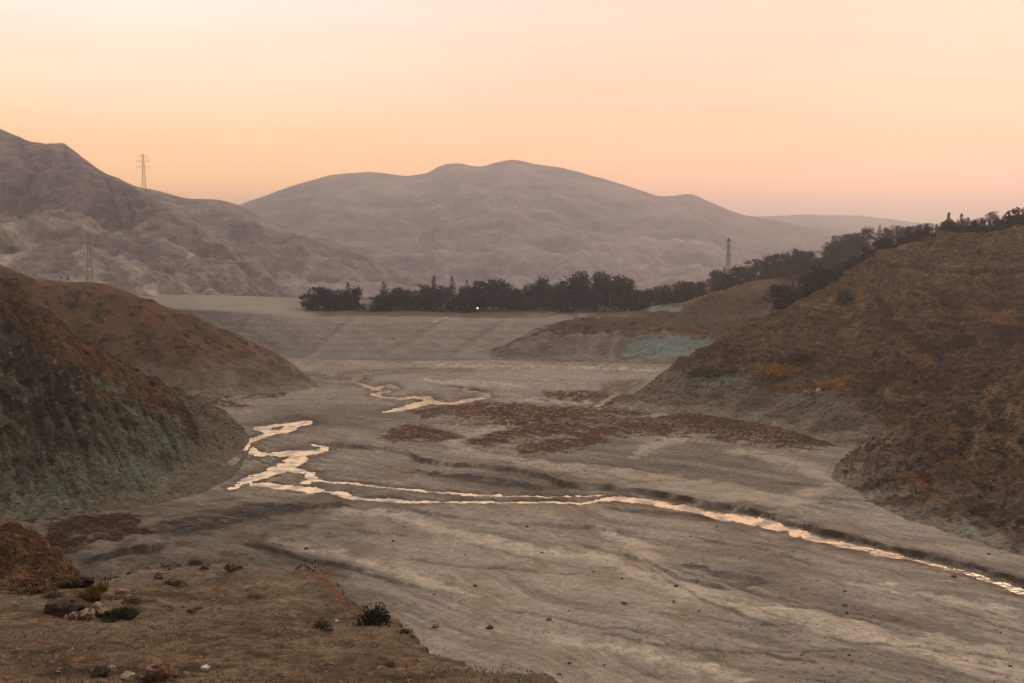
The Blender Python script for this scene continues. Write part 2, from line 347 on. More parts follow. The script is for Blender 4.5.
l1 = ridged(U_ / 16, Vw / 2.1, 3.3, 4) + .3 * warp3; l2 = ridged(U_ / 22, Vw / 2.8, 13.3, 4) + .3 * warp3; q1 = np.quantile(l1[::4, ::4], [.80, .95]); q2 = np.quantile(l2[::4, ::4], [.80, .96])
base = mix(base, alb(64, 54, 45), ss(q1[0], q1[1], l1) * .55 * np.clip(.6 + 1.2 * big, 0, 1)); base = mix(base, alb(138, 125, 111), ss(q2[0], q2[1], l2) * .6 * np.clip(.6 - 1.0 * big, 0, 1))
base = mix(base, alb(62, 53, 45), chan * np.clip(.75 + .8 * warp2, 0, 1) * nearw * .75)
dampm = ss(430, 250, GX + 40 * warp) * ss(488, 512, GY + 8 * warp2); base = base * (1 - .50 * dampm)[..., None]; base = mix(base, alb(60, 44, 31), dampm * ss(.1, .5, fbm(X / 5, Y / 5, 66, 4)) * .7)
# loose dark litter and stones seen as specks
lit = ss(.52, .72, fbm(X / .9, Y / .9, 91, 2) + .35 * big); base = mix(base, alb(54, 44, 36), lit * .55)
X_b, Y_b = X, Y
bed_mat = terrain_mat('lake_bed_sediment', .7, .6, .20, speck=.08, crack=.22)
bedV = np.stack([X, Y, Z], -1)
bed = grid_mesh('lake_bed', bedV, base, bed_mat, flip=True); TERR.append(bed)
wm = bpy.data.materials.new('stream_water'); wm.use_nodes = True; t_ = wm.node_tree; b_ = t_.nodes['Principled BSDF']
b_.inputs['Base Color'].default_value = (.97, .82, .66, 1); b_.inputs['Metallic'].default_value = .85; b_.inputs['Roughness'].default_value = .07; b_.inputs['IOR'].default_value = 1.5; b_.inputs['Specular IOR Level'].default_value = .5; b_.inputs['Specular Tint'].default_value = (1, .86, .70, 1)
tx = t_.nodes.new('ShaderNodeTexNoise'); tx.inputs['Scale'].default_value = .45; tx.inputs['Detail'].default_value = 4; tcw = t_.nodes.new('ShaderNodeTexCoord'); t_.links.new(tcw.outputs['Object'], tx.inputs['Vector'])
wn = t_.nodes.new('ShaderNodeTexNoise'); wn.inputs['Scale'].default_value = .22; wn.inputs['Detail'].default_value = 5; t_.links.new(tcw.outputs['Object'], wn.inputs['Vector'])
wc = t_.nodes.new('ShaderNodeMix'); wc.data_type = 'RGBA'; wc.inputs[6].default_value = (.09, .065, .045, 1); wc.inputs[7].default_value = (.97, .80, .62, 1); t_.links.new(wc.outputs[2], b_.inputs['Base Color'])
wr = t_.nodes.new('ShaderNodeMapRange'); wr.inputs[1].default_value = .40; wr.inputs[2].default_value = .56; wr.inputs[3].default_value = .18; wr.inputs[4].default_value = .92; t_.links.new(wn.outputs[0], wr.inputs[0]); t_.links.new(wr.outputs[0], b_.inputs['Metallic']); t_.links.new(wr.outputs[0], wc.inputs[0])
bw = t_.nodes.new('ShaderNodeBump'); bw.inputs['Strength'].default_value = .35; bw.inputs['Distance'].default_value = .25; t_.links.new(tx.outputs[0], bw.inputs['Height']); t_.links.new(bw.outputs[0], b_.inputs['Normal'])
kp = (tw < 1.9); kp = kp[:-1, :-1] | kp[1:, :-1] | kp[:-1, 1:] | kp[1:, 1:]
wV = bedV.copy(); wV[..., 2] = WATER_Z
water = grid_mesh('stream_water', wV, None, wm, flip=True, keep=kp)

# wide ground sheet under everything, out to the horizon
gm = plain_mat('far_ground', alb(100, 88, 80), .95, .3, .004)
base_me = poly_mesh('ground', [(-9000, -600, -9), (9000, -600, -9), (9000, 9000, -9), (-9000, 9000, -9)], [(0, 1, 2, 3)], gm)
tag(link('ground', base_me), kind='structure')

# ================================================================== BANKS AND HILLS
def finish(name, V, colr, mat, disp=None):
    if disp is not None: V = V + normals(V) * disp[..., None]
    # faces up or towards the viewer
    du = V[1, 0] - V[0, 0]
    mid = V[V.shape[0] // 2, V.shape[1] // 2]; a = V[V.shape[0] // 2 + 1, V.shape[1] // 2] - mid; b = V[V.shape[0] // 2, V.shape[1] // 2 + 1] - mid
    up = np.cross(a, b)[2] > 0
    o = grid_mesh(name, V, colr, mat, flip=up); TERR.append(o); return V, o
def toe(cc, z, n, h=3.6, tint=(102, 92, 83)):
    return mix(cc, alb(*tint), ss(h, .0, z + h * 1.0 * n) * .95)
def sh(V): return V[..., 0], V[..., 1], V[..., 2]

far_mat = terrain_mat('mountain_rock', .09, .5, .22, crack=.25)
mid_mat = terrain_mat('hill_soil', .42, .8, .28, crack=.35)
bank_mat = terrain_mat('bank_silt', .42, .5, .16, crack=.12)
near_mat = terrain_mat('slope_soil', .75, 1.0, .40, speck=.35, crack=.72)

def mountain(name, prs, prof, nu, nv, scale, amp, cols, back=400, drop=.4, seed=0, tracks=None, fine=1.0, lift=np.array([1.38, 1.38, 1.48])):
    V = loft(slope_rows(prs, prof, back, drop, 60), nu, nv); x, y, z = sh(V)
    v = np.linspace(0, 1, nv)[None, :]; k = len(prof) + 5
    env = ss(0, .25, v) * (1 - .93 * np.exp(-((v - 2 / (k - 1)) / .11) ** 2)) * (1 - ss(.9, 1, v))
    r = ridged(x / scale, y / scale, z / scale * .5 + seed, 6); r = r - r.mean() + .7; r2 = ridged(x / scale * 4.3, y / scale * 4.3, z / scale * 2 + seed, 5); d2 = (r2 - r2.mean()) * amp * .30 * env; d = (r - .7) * amp * env + fine * amp * .10 * fbm(x / scale * 5, y / scale * 5, z / scale * 5 + seed, 5) + d2
    uq = np.linspace(0, 1, nu)[:, None] * (np.linalg.norm(V[-1, 2] - V[0, 2]) / scale) + 0 * x; vq = v + 0 * x
    rv = ridged(uq * .9 + vq * .5 + .5 * fbm(x / scale, y / scale, z / scale + seed, 5), vq * 1.8 + seed, 1.0, 5, gain=.42); rv = rv - rv.mean(); d = d + rv * amp * .5 * env
    cc = np.empty(V.shape); cc[:] = cols[0]; cc = mix(cc, cols[2] * .8, ss(.0, -.7, rv) * .45 * ss(0, .3, env)); cc = mix(cc, cols[3], ss(.3, .8, rv) * .35)  # ravine shade and dark growth put into the colour, ribs paled as if lit
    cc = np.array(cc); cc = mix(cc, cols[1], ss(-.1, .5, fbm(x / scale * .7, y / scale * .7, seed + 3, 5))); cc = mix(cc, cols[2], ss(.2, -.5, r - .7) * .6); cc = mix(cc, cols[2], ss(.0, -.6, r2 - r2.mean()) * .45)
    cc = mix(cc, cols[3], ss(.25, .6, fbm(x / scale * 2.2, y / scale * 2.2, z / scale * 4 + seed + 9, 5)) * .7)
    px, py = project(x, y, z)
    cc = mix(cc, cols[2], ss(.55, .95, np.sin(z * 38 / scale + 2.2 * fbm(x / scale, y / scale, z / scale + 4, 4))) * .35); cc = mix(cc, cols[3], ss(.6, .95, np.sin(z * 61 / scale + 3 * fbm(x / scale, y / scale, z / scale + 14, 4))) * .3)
    if tracks:
        for kind_, tr, cl in tracks:
            t = strokes(px + 3 * fbm(x / scale * 3, y / scale * 3, 1, 3), py + 1.5 * fbm(x / scale * 6, y / scale * 6, 2, 3), tr, kind_)
            cc = mix(cc, cl, ss(1.2, .3, t + .5 * fbm(x / 30, y / 30, z / 20, 4)) * .3)
    return finish(name, V, cc * lift, far_mat, d)  # lift pales and cools the albedo, haze put into the rock colour

G = lambda *c_: alb(*c_)
far_cols = [G(100, 90, 88), G(90, 80, 79), G(80, 71, 71), G(108, 97, 92)]
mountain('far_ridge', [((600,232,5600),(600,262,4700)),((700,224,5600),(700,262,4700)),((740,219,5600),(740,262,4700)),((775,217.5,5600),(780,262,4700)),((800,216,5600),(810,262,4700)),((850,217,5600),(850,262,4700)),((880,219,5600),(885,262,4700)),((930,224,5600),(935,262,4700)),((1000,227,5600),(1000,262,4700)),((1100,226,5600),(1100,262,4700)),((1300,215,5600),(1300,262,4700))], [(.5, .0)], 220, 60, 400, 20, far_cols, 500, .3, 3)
cm_prs = [((110,246,3000),(110,307,800)),((170,232,3050),(170,307,800)),((215,213,3100),(215,307,800)),((240,205,3150),(250,307,800)),((262,197,3200),(290,307,800)),((290,187,3200),(315,307,800)),((330,176,3200),(340,307,800)),((370,173,3200),(375,307,800)),((400,176,3200),(405,307,800)),
 ((425,174,3200),(430,307,800)),((440,167,3200),(450,307,800)),((458,164,3200),(470,307,800)),((480,166.5,3200),(490,307,800)),((500,162,3200),(510,307,800)),((515,160.5,3200),(530,307,800)),((535,165,3200),(560,307,800)),((560,168,3200),(585,307,800)),((600,178,3150),(620,307,800)),((640,190,3100),(660,307,800)),((662,196,3100),(685,307,800)),
 ((690,194.5,3100),(705,307,800)),((710,202,3050),(730,307,800)),((740,214,3050),(760,307,800)),((775,221,3000),(800,307,800)),((820,228,3000),(850,307,800)),((880,234,3000),(900,307,800)),((960,238,3000),(980,307,800)),((1100,240,3000),(1100,307,800)),((1300,230,3000),(1300,307,800))]
DK = G(70, 60, 57); LT = G(135, 116, 102)
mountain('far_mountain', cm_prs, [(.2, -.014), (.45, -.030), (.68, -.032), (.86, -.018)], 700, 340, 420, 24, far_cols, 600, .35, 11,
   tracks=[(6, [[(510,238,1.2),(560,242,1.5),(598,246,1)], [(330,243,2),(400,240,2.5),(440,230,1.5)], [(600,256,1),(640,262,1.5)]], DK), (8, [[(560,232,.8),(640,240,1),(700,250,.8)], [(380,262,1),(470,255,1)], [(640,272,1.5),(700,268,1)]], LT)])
rc = [G(92, 80, 74), G(82, 71, 67), G(66, 58, 56), G(102, 90, 82)]
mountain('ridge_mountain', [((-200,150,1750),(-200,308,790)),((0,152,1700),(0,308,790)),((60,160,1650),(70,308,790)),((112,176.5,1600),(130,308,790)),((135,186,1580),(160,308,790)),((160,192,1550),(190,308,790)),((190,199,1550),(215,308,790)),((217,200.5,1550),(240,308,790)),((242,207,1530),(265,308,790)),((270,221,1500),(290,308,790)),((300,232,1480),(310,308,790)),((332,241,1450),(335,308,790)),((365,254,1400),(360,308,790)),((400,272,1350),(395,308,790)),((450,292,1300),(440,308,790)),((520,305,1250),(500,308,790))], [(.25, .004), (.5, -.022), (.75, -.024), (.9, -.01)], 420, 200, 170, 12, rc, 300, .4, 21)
QY = G(150, 135, 118)
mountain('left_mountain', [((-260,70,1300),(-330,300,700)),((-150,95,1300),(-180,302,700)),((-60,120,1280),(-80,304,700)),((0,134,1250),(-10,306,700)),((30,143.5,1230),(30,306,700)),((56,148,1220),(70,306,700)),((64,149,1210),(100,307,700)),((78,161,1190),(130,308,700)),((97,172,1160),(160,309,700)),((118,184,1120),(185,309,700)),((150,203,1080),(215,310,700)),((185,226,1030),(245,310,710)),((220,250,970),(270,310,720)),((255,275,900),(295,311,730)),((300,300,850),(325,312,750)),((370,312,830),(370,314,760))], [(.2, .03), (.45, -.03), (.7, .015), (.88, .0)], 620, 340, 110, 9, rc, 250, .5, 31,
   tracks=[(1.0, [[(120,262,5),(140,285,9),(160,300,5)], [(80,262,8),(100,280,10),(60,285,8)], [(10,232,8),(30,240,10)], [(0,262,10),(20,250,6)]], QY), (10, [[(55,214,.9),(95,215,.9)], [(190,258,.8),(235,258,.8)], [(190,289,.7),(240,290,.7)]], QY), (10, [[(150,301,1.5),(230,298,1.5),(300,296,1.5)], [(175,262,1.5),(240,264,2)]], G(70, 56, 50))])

# ---- back bank and the shelf the trees stand on
sp = []
for px, tq, cq in [(-260,352,306),(-100,352,306),(60,352,306),(190,353,308),(250,356,310),(290,358,313),(312,359.5,316),(340,360.5,316.5),(400,361,316),(440,361,316.5),(500,360,317),(560,359,318),(600,359,317),(660,360,314),(720,360,305),(800,360,300),(950,360,300),(1250,360,300)]:
    t_ = np.array(gz(px, tq)); c_ = np.array(at(px, cq + 2.2, 588)); k = c_[0] / 588
    m1 = t_ * .55 + c_ * .45 + np.array([0, 0, .4]); m2 = t_ * .15 + c_ * .85 + np.array([0, 0, .8])
    sp.append([t_ + np.array([0, -14, -4]), t_, m1, m2, c_, (k * 594, 594, c_[2] + .4), (k * 625, 625, c_[2] + .9), (k * 730, 730, c_[2] + 1.2), (k * 752, 752, c_[2] + .6), (k * 775, 775, c_[2] - 5), (k * 840, 840, c_[2] - 24)])
V = loft(sp, 900, 260); x, y, z = sh(V); px, py = project(x, y, z)
fold = fbm(x / 55 + y / 160, y / 300, 3.0, 4)
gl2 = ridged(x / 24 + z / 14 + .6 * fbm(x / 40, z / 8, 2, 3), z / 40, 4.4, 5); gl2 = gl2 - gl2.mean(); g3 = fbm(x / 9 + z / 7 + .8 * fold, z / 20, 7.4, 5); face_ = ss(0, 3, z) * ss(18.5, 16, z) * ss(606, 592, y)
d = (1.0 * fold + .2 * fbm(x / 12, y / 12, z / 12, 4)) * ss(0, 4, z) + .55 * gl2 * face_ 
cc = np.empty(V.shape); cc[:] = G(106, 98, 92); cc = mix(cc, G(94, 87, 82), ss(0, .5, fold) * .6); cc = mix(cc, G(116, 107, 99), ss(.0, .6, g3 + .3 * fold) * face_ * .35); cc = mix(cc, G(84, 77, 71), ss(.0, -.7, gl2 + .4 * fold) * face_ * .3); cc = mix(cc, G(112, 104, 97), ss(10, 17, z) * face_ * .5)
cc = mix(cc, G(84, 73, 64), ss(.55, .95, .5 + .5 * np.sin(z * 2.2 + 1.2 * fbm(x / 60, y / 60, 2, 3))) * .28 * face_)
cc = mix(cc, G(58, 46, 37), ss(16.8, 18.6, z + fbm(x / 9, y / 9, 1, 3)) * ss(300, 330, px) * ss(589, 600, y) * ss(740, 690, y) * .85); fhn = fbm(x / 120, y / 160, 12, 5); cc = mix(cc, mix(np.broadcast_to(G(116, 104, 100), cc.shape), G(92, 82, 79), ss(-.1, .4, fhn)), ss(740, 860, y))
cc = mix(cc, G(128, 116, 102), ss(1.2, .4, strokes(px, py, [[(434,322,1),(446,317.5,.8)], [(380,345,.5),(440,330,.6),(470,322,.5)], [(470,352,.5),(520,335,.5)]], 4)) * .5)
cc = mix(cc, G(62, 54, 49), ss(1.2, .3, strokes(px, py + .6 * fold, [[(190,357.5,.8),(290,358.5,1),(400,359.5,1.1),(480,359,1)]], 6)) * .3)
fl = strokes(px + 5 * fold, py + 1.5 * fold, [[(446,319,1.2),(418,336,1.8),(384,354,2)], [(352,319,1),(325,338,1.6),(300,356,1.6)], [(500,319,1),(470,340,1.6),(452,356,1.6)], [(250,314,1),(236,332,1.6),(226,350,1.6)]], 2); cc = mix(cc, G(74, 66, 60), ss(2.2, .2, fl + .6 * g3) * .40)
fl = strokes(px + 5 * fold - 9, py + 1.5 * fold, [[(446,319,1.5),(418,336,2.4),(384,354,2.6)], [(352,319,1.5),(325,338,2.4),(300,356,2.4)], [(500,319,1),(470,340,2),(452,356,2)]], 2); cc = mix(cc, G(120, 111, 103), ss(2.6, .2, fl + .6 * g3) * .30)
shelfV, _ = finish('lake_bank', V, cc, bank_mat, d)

# ---- forested hill behind the right slope
fh = [((560,322,640),(560,340,600)),((610,318,655),(610,338,600)),((650,308,665),(650,336,590)),((700,296,670),(700,332,580)),((745,279,670),(745,330,570)),((790,268,665),(790,325,560)),((830,257,660),(830,320,550)),((870,246,655),(870,315,540)),((920,237,650),(920,310,535)),((980,229,640),(980,305,530)),((1060,214,630),(1060,300,520)),((1160,198,620),(1160,295,510)),((1320,175,600),(1320,290,500))]
V = loft(slope_rows(fh, [(.3, .03), (.65, .02)], 120, .25, 10), 420, 130); x, y, z = sh(V)
d = 1.4 * fbm(x / 18, y / 18, z / 18, 5)
cc = np.empty(V.shape); cc[:] = G(66, 50, 38); cc = mix(cc, G(50, 38, 30), ss(0, .4, fbm(x / 15, y / 15, 3, 4)))
cc = cc * .5
forestV, _ = finish('forest_hill', V, cc, mid_mat, d)

# ---- spur between the back bank and the right slope
ms = [((474,357,552),(470,359.5)),((505,345,562),(500,360.5)),((540,329,575),(535,361.5)),((575,319.5,584),(575,362.5)),((610,318,588),(612,363)),((640,315,590),(640,363.5)),((662,308,594),(662,364)),((690,303,594),(690,366)),((730,290,590),(725,369)),((770,281,585),(760,374)),((800,286,580),(800,380)),((850,290,572),(850,385)),((950,292,556),(950,390)),((1100,292,540),(1100,400))]
V = loft(slope_rows(ms, [(.12, .03), (.38, .01), (.52, .035), (.75, .0)], 60, .015, 10), 620, 220); x, y, z = sh(V); px, py = project(x, y, z)
rg = ridged(x / 16, y / 22, z / 16, 5)
gl2 = ridged(x / 15 - z / 24, z / 50, 14.4, 4); gl2 = gl2 - gl2.mean(); lowf = ss(12.5, 10, z)
d = (.5 * (rg - .7) + .8 * fbm(x / 26, y / 26, z / 10, 4) + .8 * gl2) * ss(0, 3, z)
n1 = fbm(x / 10, y / 10, z / 5, 4)
cc = np.empty(V.shape); cc[:] = G(99, 90, 83); cc = mix(cc, G(88, 79, 72), ss(0, .4, n1)); cc = mix(cc, G(78, 70, 64), ss(.0, -.6, gl2) * lowf * .6); cc = mix(cc, G(114, 105, 97), ss(.2, .7, gl2) * lowf * .5)
cc = mix(cc, G(70, 54, 42), ss(11, 13.5, z + 3 * n1)); cc = mix(cc, G(52, 37, 28), ss(.15, .4, fbm(x / 4, y / 4, z / 3, 4)) * ss(8, 13, z + 2 * n1))
cc = mix(cc, G(82, 60, 45), ss(.0, .4, fbm(x / 30, y / 30, 8, 3)) * ss(16, 22, z))
tq = strokes(px + 5 * n1, py + 3 * n1, [[(632,346,3),(660,344,6),(700,342,4)], [(628,354,3),(655,352,4),(690,350,5)], [(650,309.5,2),(680,309,2.2)]], 2)
cc = mix(cc, G(100, 112, 106), ss(1.5, .5, tq + .5 * fbm(x / 3, y / 3, z / 2, 4)) * .75)
cc = mix(cc, G(104, 66, 42), ss(1.2, .5, strokes(px + 4 * n1, py + n1, [[(655,334,1.2),(700,335,1.5)], [(570,316,1.2),(595,314,1)]], 5)) * .8)
cc = mix(cc, G(60, 50, 43), ss(1.2, .5, strokes(px + 3 * n1, py + 2 * n1, [[(495,352,1.2),(520,341,1.2),(545,330,1.2)], [(625,360,1),(640,355,1),(655,351,.8)]], 2.5)) * .7)
cc = cc * .98
cc = toe(cc, z, n1)
spurV, _ = finish('valley_spur', V, cc, mid_mat, d)

# ---- back-left hill
bl = [((-260,236,430),(-260,402)),((-100,255,435),(-100,402)),((-30,262,440),(-30,401)),((0,266.5,442),(10,401)),((38,280,445),(60,401)),((80,284,450),(110,400)),((114,288,452),(150,400)),((160,305,452),(195,399)),((196,318,452),(225,397)),((228,333,452),(250,395.5)),((258,346,450),(275,393.5)),((285,360,448),(298,391)),((306,375,444),(312,389)),((322,387,438),(324,388.8))]
V = loft(slope_rows(bl, [(.15, .03), (.45, .03), (.7, -.005)], 40, .5, 6), 560, 260); x, y, z = sh(V); px, py = project(x, y, z)
n1 = fbm(x / 9, y / 9, z / 9, 5); rg = ridged(x / 13, y / 26, z / 13, 5)
d = (.8 * (rg - .7) + .5 * n1 + .8 * fbm(x / 22, y / 22, 1, 3)) * ss(0, 3, z) * (1 - .5 * ss(30, 42, z))
cc = np.empty(V.shape); cc[:] = G(88, 66, 50); cc = mix(cc, G(70, 54, 42), ss(-.1, .4, n1)); cc = mix(cc, G(94, 84, 72), ss(16, 5, z + 6 * n1) * .9)
cc = mix(cc, G(92, 64, 45), ss(.05, .4, fbm(x / 24, y / 24, 4, 4)) * ss(12, 20, z) * .6); cc = mix(cc, G(38, 28, 22), ss(.28, .48, fbm(x / 3.2, y / 3.2, z / 3, 3)) * ss(10, 18, z) * .85)
cc = mix(cc, G(116, 104, 86), ss(1.2, .3, strokes(px + 4 * n1, py + 3 * n1, [[(228,368,6),(232,380,8)], [(180,392,1),(300,388,1)]], 1.2)) * .5)
cc = mix(cc, G(66, 56, 44), ss(1.2, .5, strokes(px, py + 2 * n1, [[(190,352,1),(250,356,1.2),(300,378,1)], [(180,368,.8),(260,372,.8)]], 5)) * .4)
cc = cc * np.array([.95,.9,.84])
cc = toe(cc, z, n1)
blV, _ = finish('bare_hill', V, cc, mid_mat, d)

# ---- near-left hill
nl = [((-420,150,275),(-330,585)),((-300,190,285),(-190,560)),((-180,225,300),(-90,541)),((-80,250,312),(0,524)),((-20,270,322),(60,518)),((0,279,325),(95,514)),((38,306,330),(135,508)),((76,334,335),(165,502)),((114,361,340),(192,495)),((145,376,344),(212,489)),((171,388,346),(226,482)),((198,399,346),(236,474)),((222,411,343),(242,464)),((238,424,336),(247,455)),((248,436,328),(250,448)),((253,444,318),(252,447))]
V = loft(slope_rows(nl, [(.10, .02), (.30, .015), (.55, .0), (.8, -.02)], 45, .7, 8), 900, 520); x, y, z = sh(V); px, py = project(x, y, z)
uu = np.linspace(0, 1, 900)[:, None] * 44 + 0 * x; vv2 = np.linspace(0, 10, 520)[None, :] + 0 * x
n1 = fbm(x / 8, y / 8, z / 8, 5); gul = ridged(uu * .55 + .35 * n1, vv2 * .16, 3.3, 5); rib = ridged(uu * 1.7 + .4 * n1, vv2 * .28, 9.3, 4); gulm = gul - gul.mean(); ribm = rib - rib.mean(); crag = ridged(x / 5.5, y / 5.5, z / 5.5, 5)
rockm = ss(.0, .35, fbm(x / 16, y / 16, z / 12, 4) + .12) * ss(3, 9, z) * ss(0, 5, y * 0 + 6)
env = ss(0, 4, z)
c2 = ridged(x / 1.9, y / 1.9, z / 1.9, 4)
tip = 1 - .75 * ss(150, 250, px)
d = tip * (1.5 * gulm + .25 * ribm + .6 * (crag - crag.mean()) * (.45 + rockm) + .18 * (c2 - c2.mean()) * (.4 + rockm) + .4 * n1) * env
cc = np.empty(V.shape); cc[:] = G(58, 50, 36)
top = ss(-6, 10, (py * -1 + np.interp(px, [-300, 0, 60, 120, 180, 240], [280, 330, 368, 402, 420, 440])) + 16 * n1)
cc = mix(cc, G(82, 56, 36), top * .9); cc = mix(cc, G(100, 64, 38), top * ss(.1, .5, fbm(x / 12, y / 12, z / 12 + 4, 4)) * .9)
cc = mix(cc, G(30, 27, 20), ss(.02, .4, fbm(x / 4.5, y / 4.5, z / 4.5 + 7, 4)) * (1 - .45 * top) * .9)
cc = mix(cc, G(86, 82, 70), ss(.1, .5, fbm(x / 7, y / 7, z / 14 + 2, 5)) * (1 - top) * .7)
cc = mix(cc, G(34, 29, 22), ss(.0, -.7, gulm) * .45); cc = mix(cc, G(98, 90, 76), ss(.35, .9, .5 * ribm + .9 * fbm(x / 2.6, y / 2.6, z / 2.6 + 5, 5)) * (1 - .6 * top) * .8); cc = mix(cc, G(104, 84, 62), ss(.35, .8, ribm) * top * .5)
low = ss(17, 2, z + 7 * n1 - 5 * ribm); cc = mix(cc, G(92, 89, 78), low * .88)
tq = strokes(px + 9 * n1, py + 6 * n1, [[(140,470,9),(165,482,12),(185,490,7)], [(95,380,4),(120,392,5)], [(215,455,8),(228,468,8)], [(20,500,6),(60,497,8)], [(145,425,7),(165,440,6)]], 1.3)
cc = mix(cc, G(96, 103, 93), ss(1.4, .4, tq + .4 * n1) * .5)
cc = mix(cc, G(60, 36, 22), ss(1.2, .5, strokes(px + 7 * n1, py + 5 * n1, [[(178,405,5),(190,430,9),(196,440,6)], [(150,395,4),(170,410,6)]], 1)) * .8)
cc = mix(cc, G(26, 21, 16), ss(.30, .5, fbm(x / 1.6, y / 1.6, z / 1.6, 3)) * .7 * (1 - .5 * low))
cc = np.array([.98, .97, .97]) * cc ** 1.10 * .95
cc = toe(cc, z, n1, 3.6, (80, 73, 62))
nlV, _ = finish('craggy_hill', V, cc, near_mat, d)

# ---- big right slope
rs = [((619,404,396),(605,407.5)),((634,393,402),(625,410.5)),((652,380,409),(648,413)),((673,364,413),(672,413.5)),((692,351,416),(695,414)),((735,326,421),(742,421)),((790,303,425),(796,433)),((840,277,425),(838,446)),((890,249,421),(885,452)),((940,233,411),(965,456)),((1000,227,400),(1060,460)),((1080,214,390),(1150,465)),((1200,194,370),(1280,470)),((1400,165,340),(1460,480))]
rs = [((a[0], a[1] + (5 if a[0] > 690 else 2), a[2]), b) for a, b in rs]
V = loft(slope_rows(rs, [(.12, .02), (.4, .005), (.62, -.02), (.8, -.03)], 50, .5, 8), 860, 460); x, y, z = sh(V); px, py = project(x, y, z)
n1 = fbm(x / 9, y / 9, z / 9, 5); rg = ridged(x / 11, y / 11, z / 7, 5)
zs = z + 1.4 * fbm(x / 30, y / 30, 5, 3) + .5 * n1
strata = fbm(zs * .9, x / 160, 1.7, 4) ; st2 = fbm(zs * 2.6, x / 60, 8.7, 2)
env = ss(0, 3, z)
skirt = ss(2, -2, z - np.interp(px, [600, 690, 760, 800, 845, 890, 1000], [9, 11.5, 11.5, 13, 12, 2, -6]) - 3 * n1)
d = (.75 * (rg - .7) * (1 - .85 * skirt) + .45 * n1 + .22 * strata * (1 - .7 * skirt) + .12 * st2 * (1 - skirt) + .22 * ridged(x / 2.2, y / 2.2, z / 2.2, 4) * (1 - .9 * skirt) + 1.2 * fbm(x / 40, y / 40, z / 20, 3)) * env
cc = np.empty(V.shape); cc[:] = G(72, 53, 38); cc = mix(cc, G(56, 41, 30), ss(-.05, .45, strata + .35 * n1) * .8); cc = mix(cc, G(92, 69, 49), ss(.05, .5, -strata + .5 * n1) * .6)
cc = mix(cc, G(66, 42, 28), ss(.1, .45, fbm(x / 26, y / 26, 6, 4)) * .7); cc = mix(cc, G(44, 32, 23), ss(.15, .5, st2 + .6 * n1) * .4)
cc = mix(cc, G(112, 92, 72), ss(.34, .5, fbm(x / 1.8, y / 1.8, z / 1.8, 3)) * .5)
cc = mix(cc, G(30, 22, 16), ss(.30, .48, fbm(x / 2.6, y / 2.6, z / 2.2 + 8, 3)) * .75 * (1 - skirt))
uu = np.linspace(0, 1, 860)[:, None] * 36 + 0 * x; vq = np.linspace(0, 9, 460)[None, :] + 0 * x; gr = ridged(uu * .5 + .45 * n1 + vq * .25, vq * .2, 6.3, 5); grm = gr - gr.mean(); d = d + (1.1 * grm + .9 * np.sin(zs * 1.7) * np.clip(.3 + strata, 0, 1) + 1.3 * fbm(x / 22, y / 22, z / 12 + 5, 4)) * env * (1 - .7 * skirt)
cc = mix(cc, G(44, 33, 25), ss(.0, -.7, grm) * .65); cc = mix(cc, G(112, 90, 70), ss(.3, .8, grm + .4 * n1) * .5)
ter = .5 + .5 * np.sin(zs * 2.1 + 1.2); cc = mix(cc, G(50, 38, 28), ss(.6, .95, ter) * ss(12, 18, z) * .45)
cc = cc * .74 + np.array(G(84, 74, 64)) * .26; cc = cc ** 1.03 * np.array([1.14, 1.06, .97])
cc = mix(cc, mix(np.broadcast_to(G(88, 79, 69), cc.shape), G(74, 65, 57), ss(0, .4, n1)), skirt * .95)
cc = mix(cc, G(104, 94, 83), skirt * ss(.1, .6, strata + .4 * grm) * .5)
cc = mix(cc, G(96, 104, 94), ss(1.3, .4, strokes(px + 6 * n1, py + 3 * n1, [[(688,380,2),(715,384,4),(740,380,2)]], 2)) * .6)
cc = mix(cc, G(112, 70, 28), ss(1.2, .6, strokes(px + 4 * n1, py + 2 * n1, [[(770,387,1.6),(810,385,2),(848,381,2.5)]], 4)) * .9)
cc = mix(cc, G(46, 32, 22), ss(1.2, .6, strokes(px + 6 * n1, py + 4 * n1, [[(900,330,6),(940,355,8),(965,340,6)], [(880,300,4),(890,330,5)], [(930,290,5),(950,305,6)]], 1.2)) * .6)
cc = mix(cc, G(104, 74, 46), ss(1.2, .4, strokes(px + 6 * n1, py + 4 * n1, [[(970,310,6),(1010,320,8)], [(905,352,5),(930,365,6)]], 1.5)) * .6)
cc = toe(cc, z, n1)
rsV, _ = finish('terraced_slope', V, cc, near_mat, d)

# ---- nearer mound at the right edge
rm = [((833,474,272),(828,480)),((846,458,280),(833,490)),((866,448,288),(845,505)),((892,436,292),(858,522)),((925,418,296),(885,542)),((960,403,297),(930,558)),((1000,388,296),(985,574)),((1050,368,292),(1045,592)),((1130,355,284),(1140,618)),((1300,330,270),(1320,670))]
V = loft(slope_rows(rm, [(.15, .04), (.4, .02), (.65, -.01), (.85, -.025)], 26, .5, 5), 620, 460); x, y, z = sh(V); px, py = project(x, y, z)
n1 = fbm(x / 7, y / 7, z / 7, 5); rg = ridged(x / 8, y / 8, z / 6, 5)
skirt = ss(2, -2, z - np.interp(px, [820, 870, 930, 1000, 1100], [9, 10, 7.5, 7, 6]) - 3 * n1)
d = (.8 * (rg - .7) * (1 - .8 * skirt) + .6 * n1 + 1.0 * fbm(x / 20, y / 20, z / 20, 3)) * ss(0, 2.5, z)
cc = np.empty(V.shape); cc[:] = G(66, 48, 34); cc = mix(cc, G(44, 32, 23), ss(-.05, .35, n1)); cc = mix(cc, G(84, 56, 34), ss(.1, .45, fbm(x / 10, y / 10, z / 10, 4)) * .8)
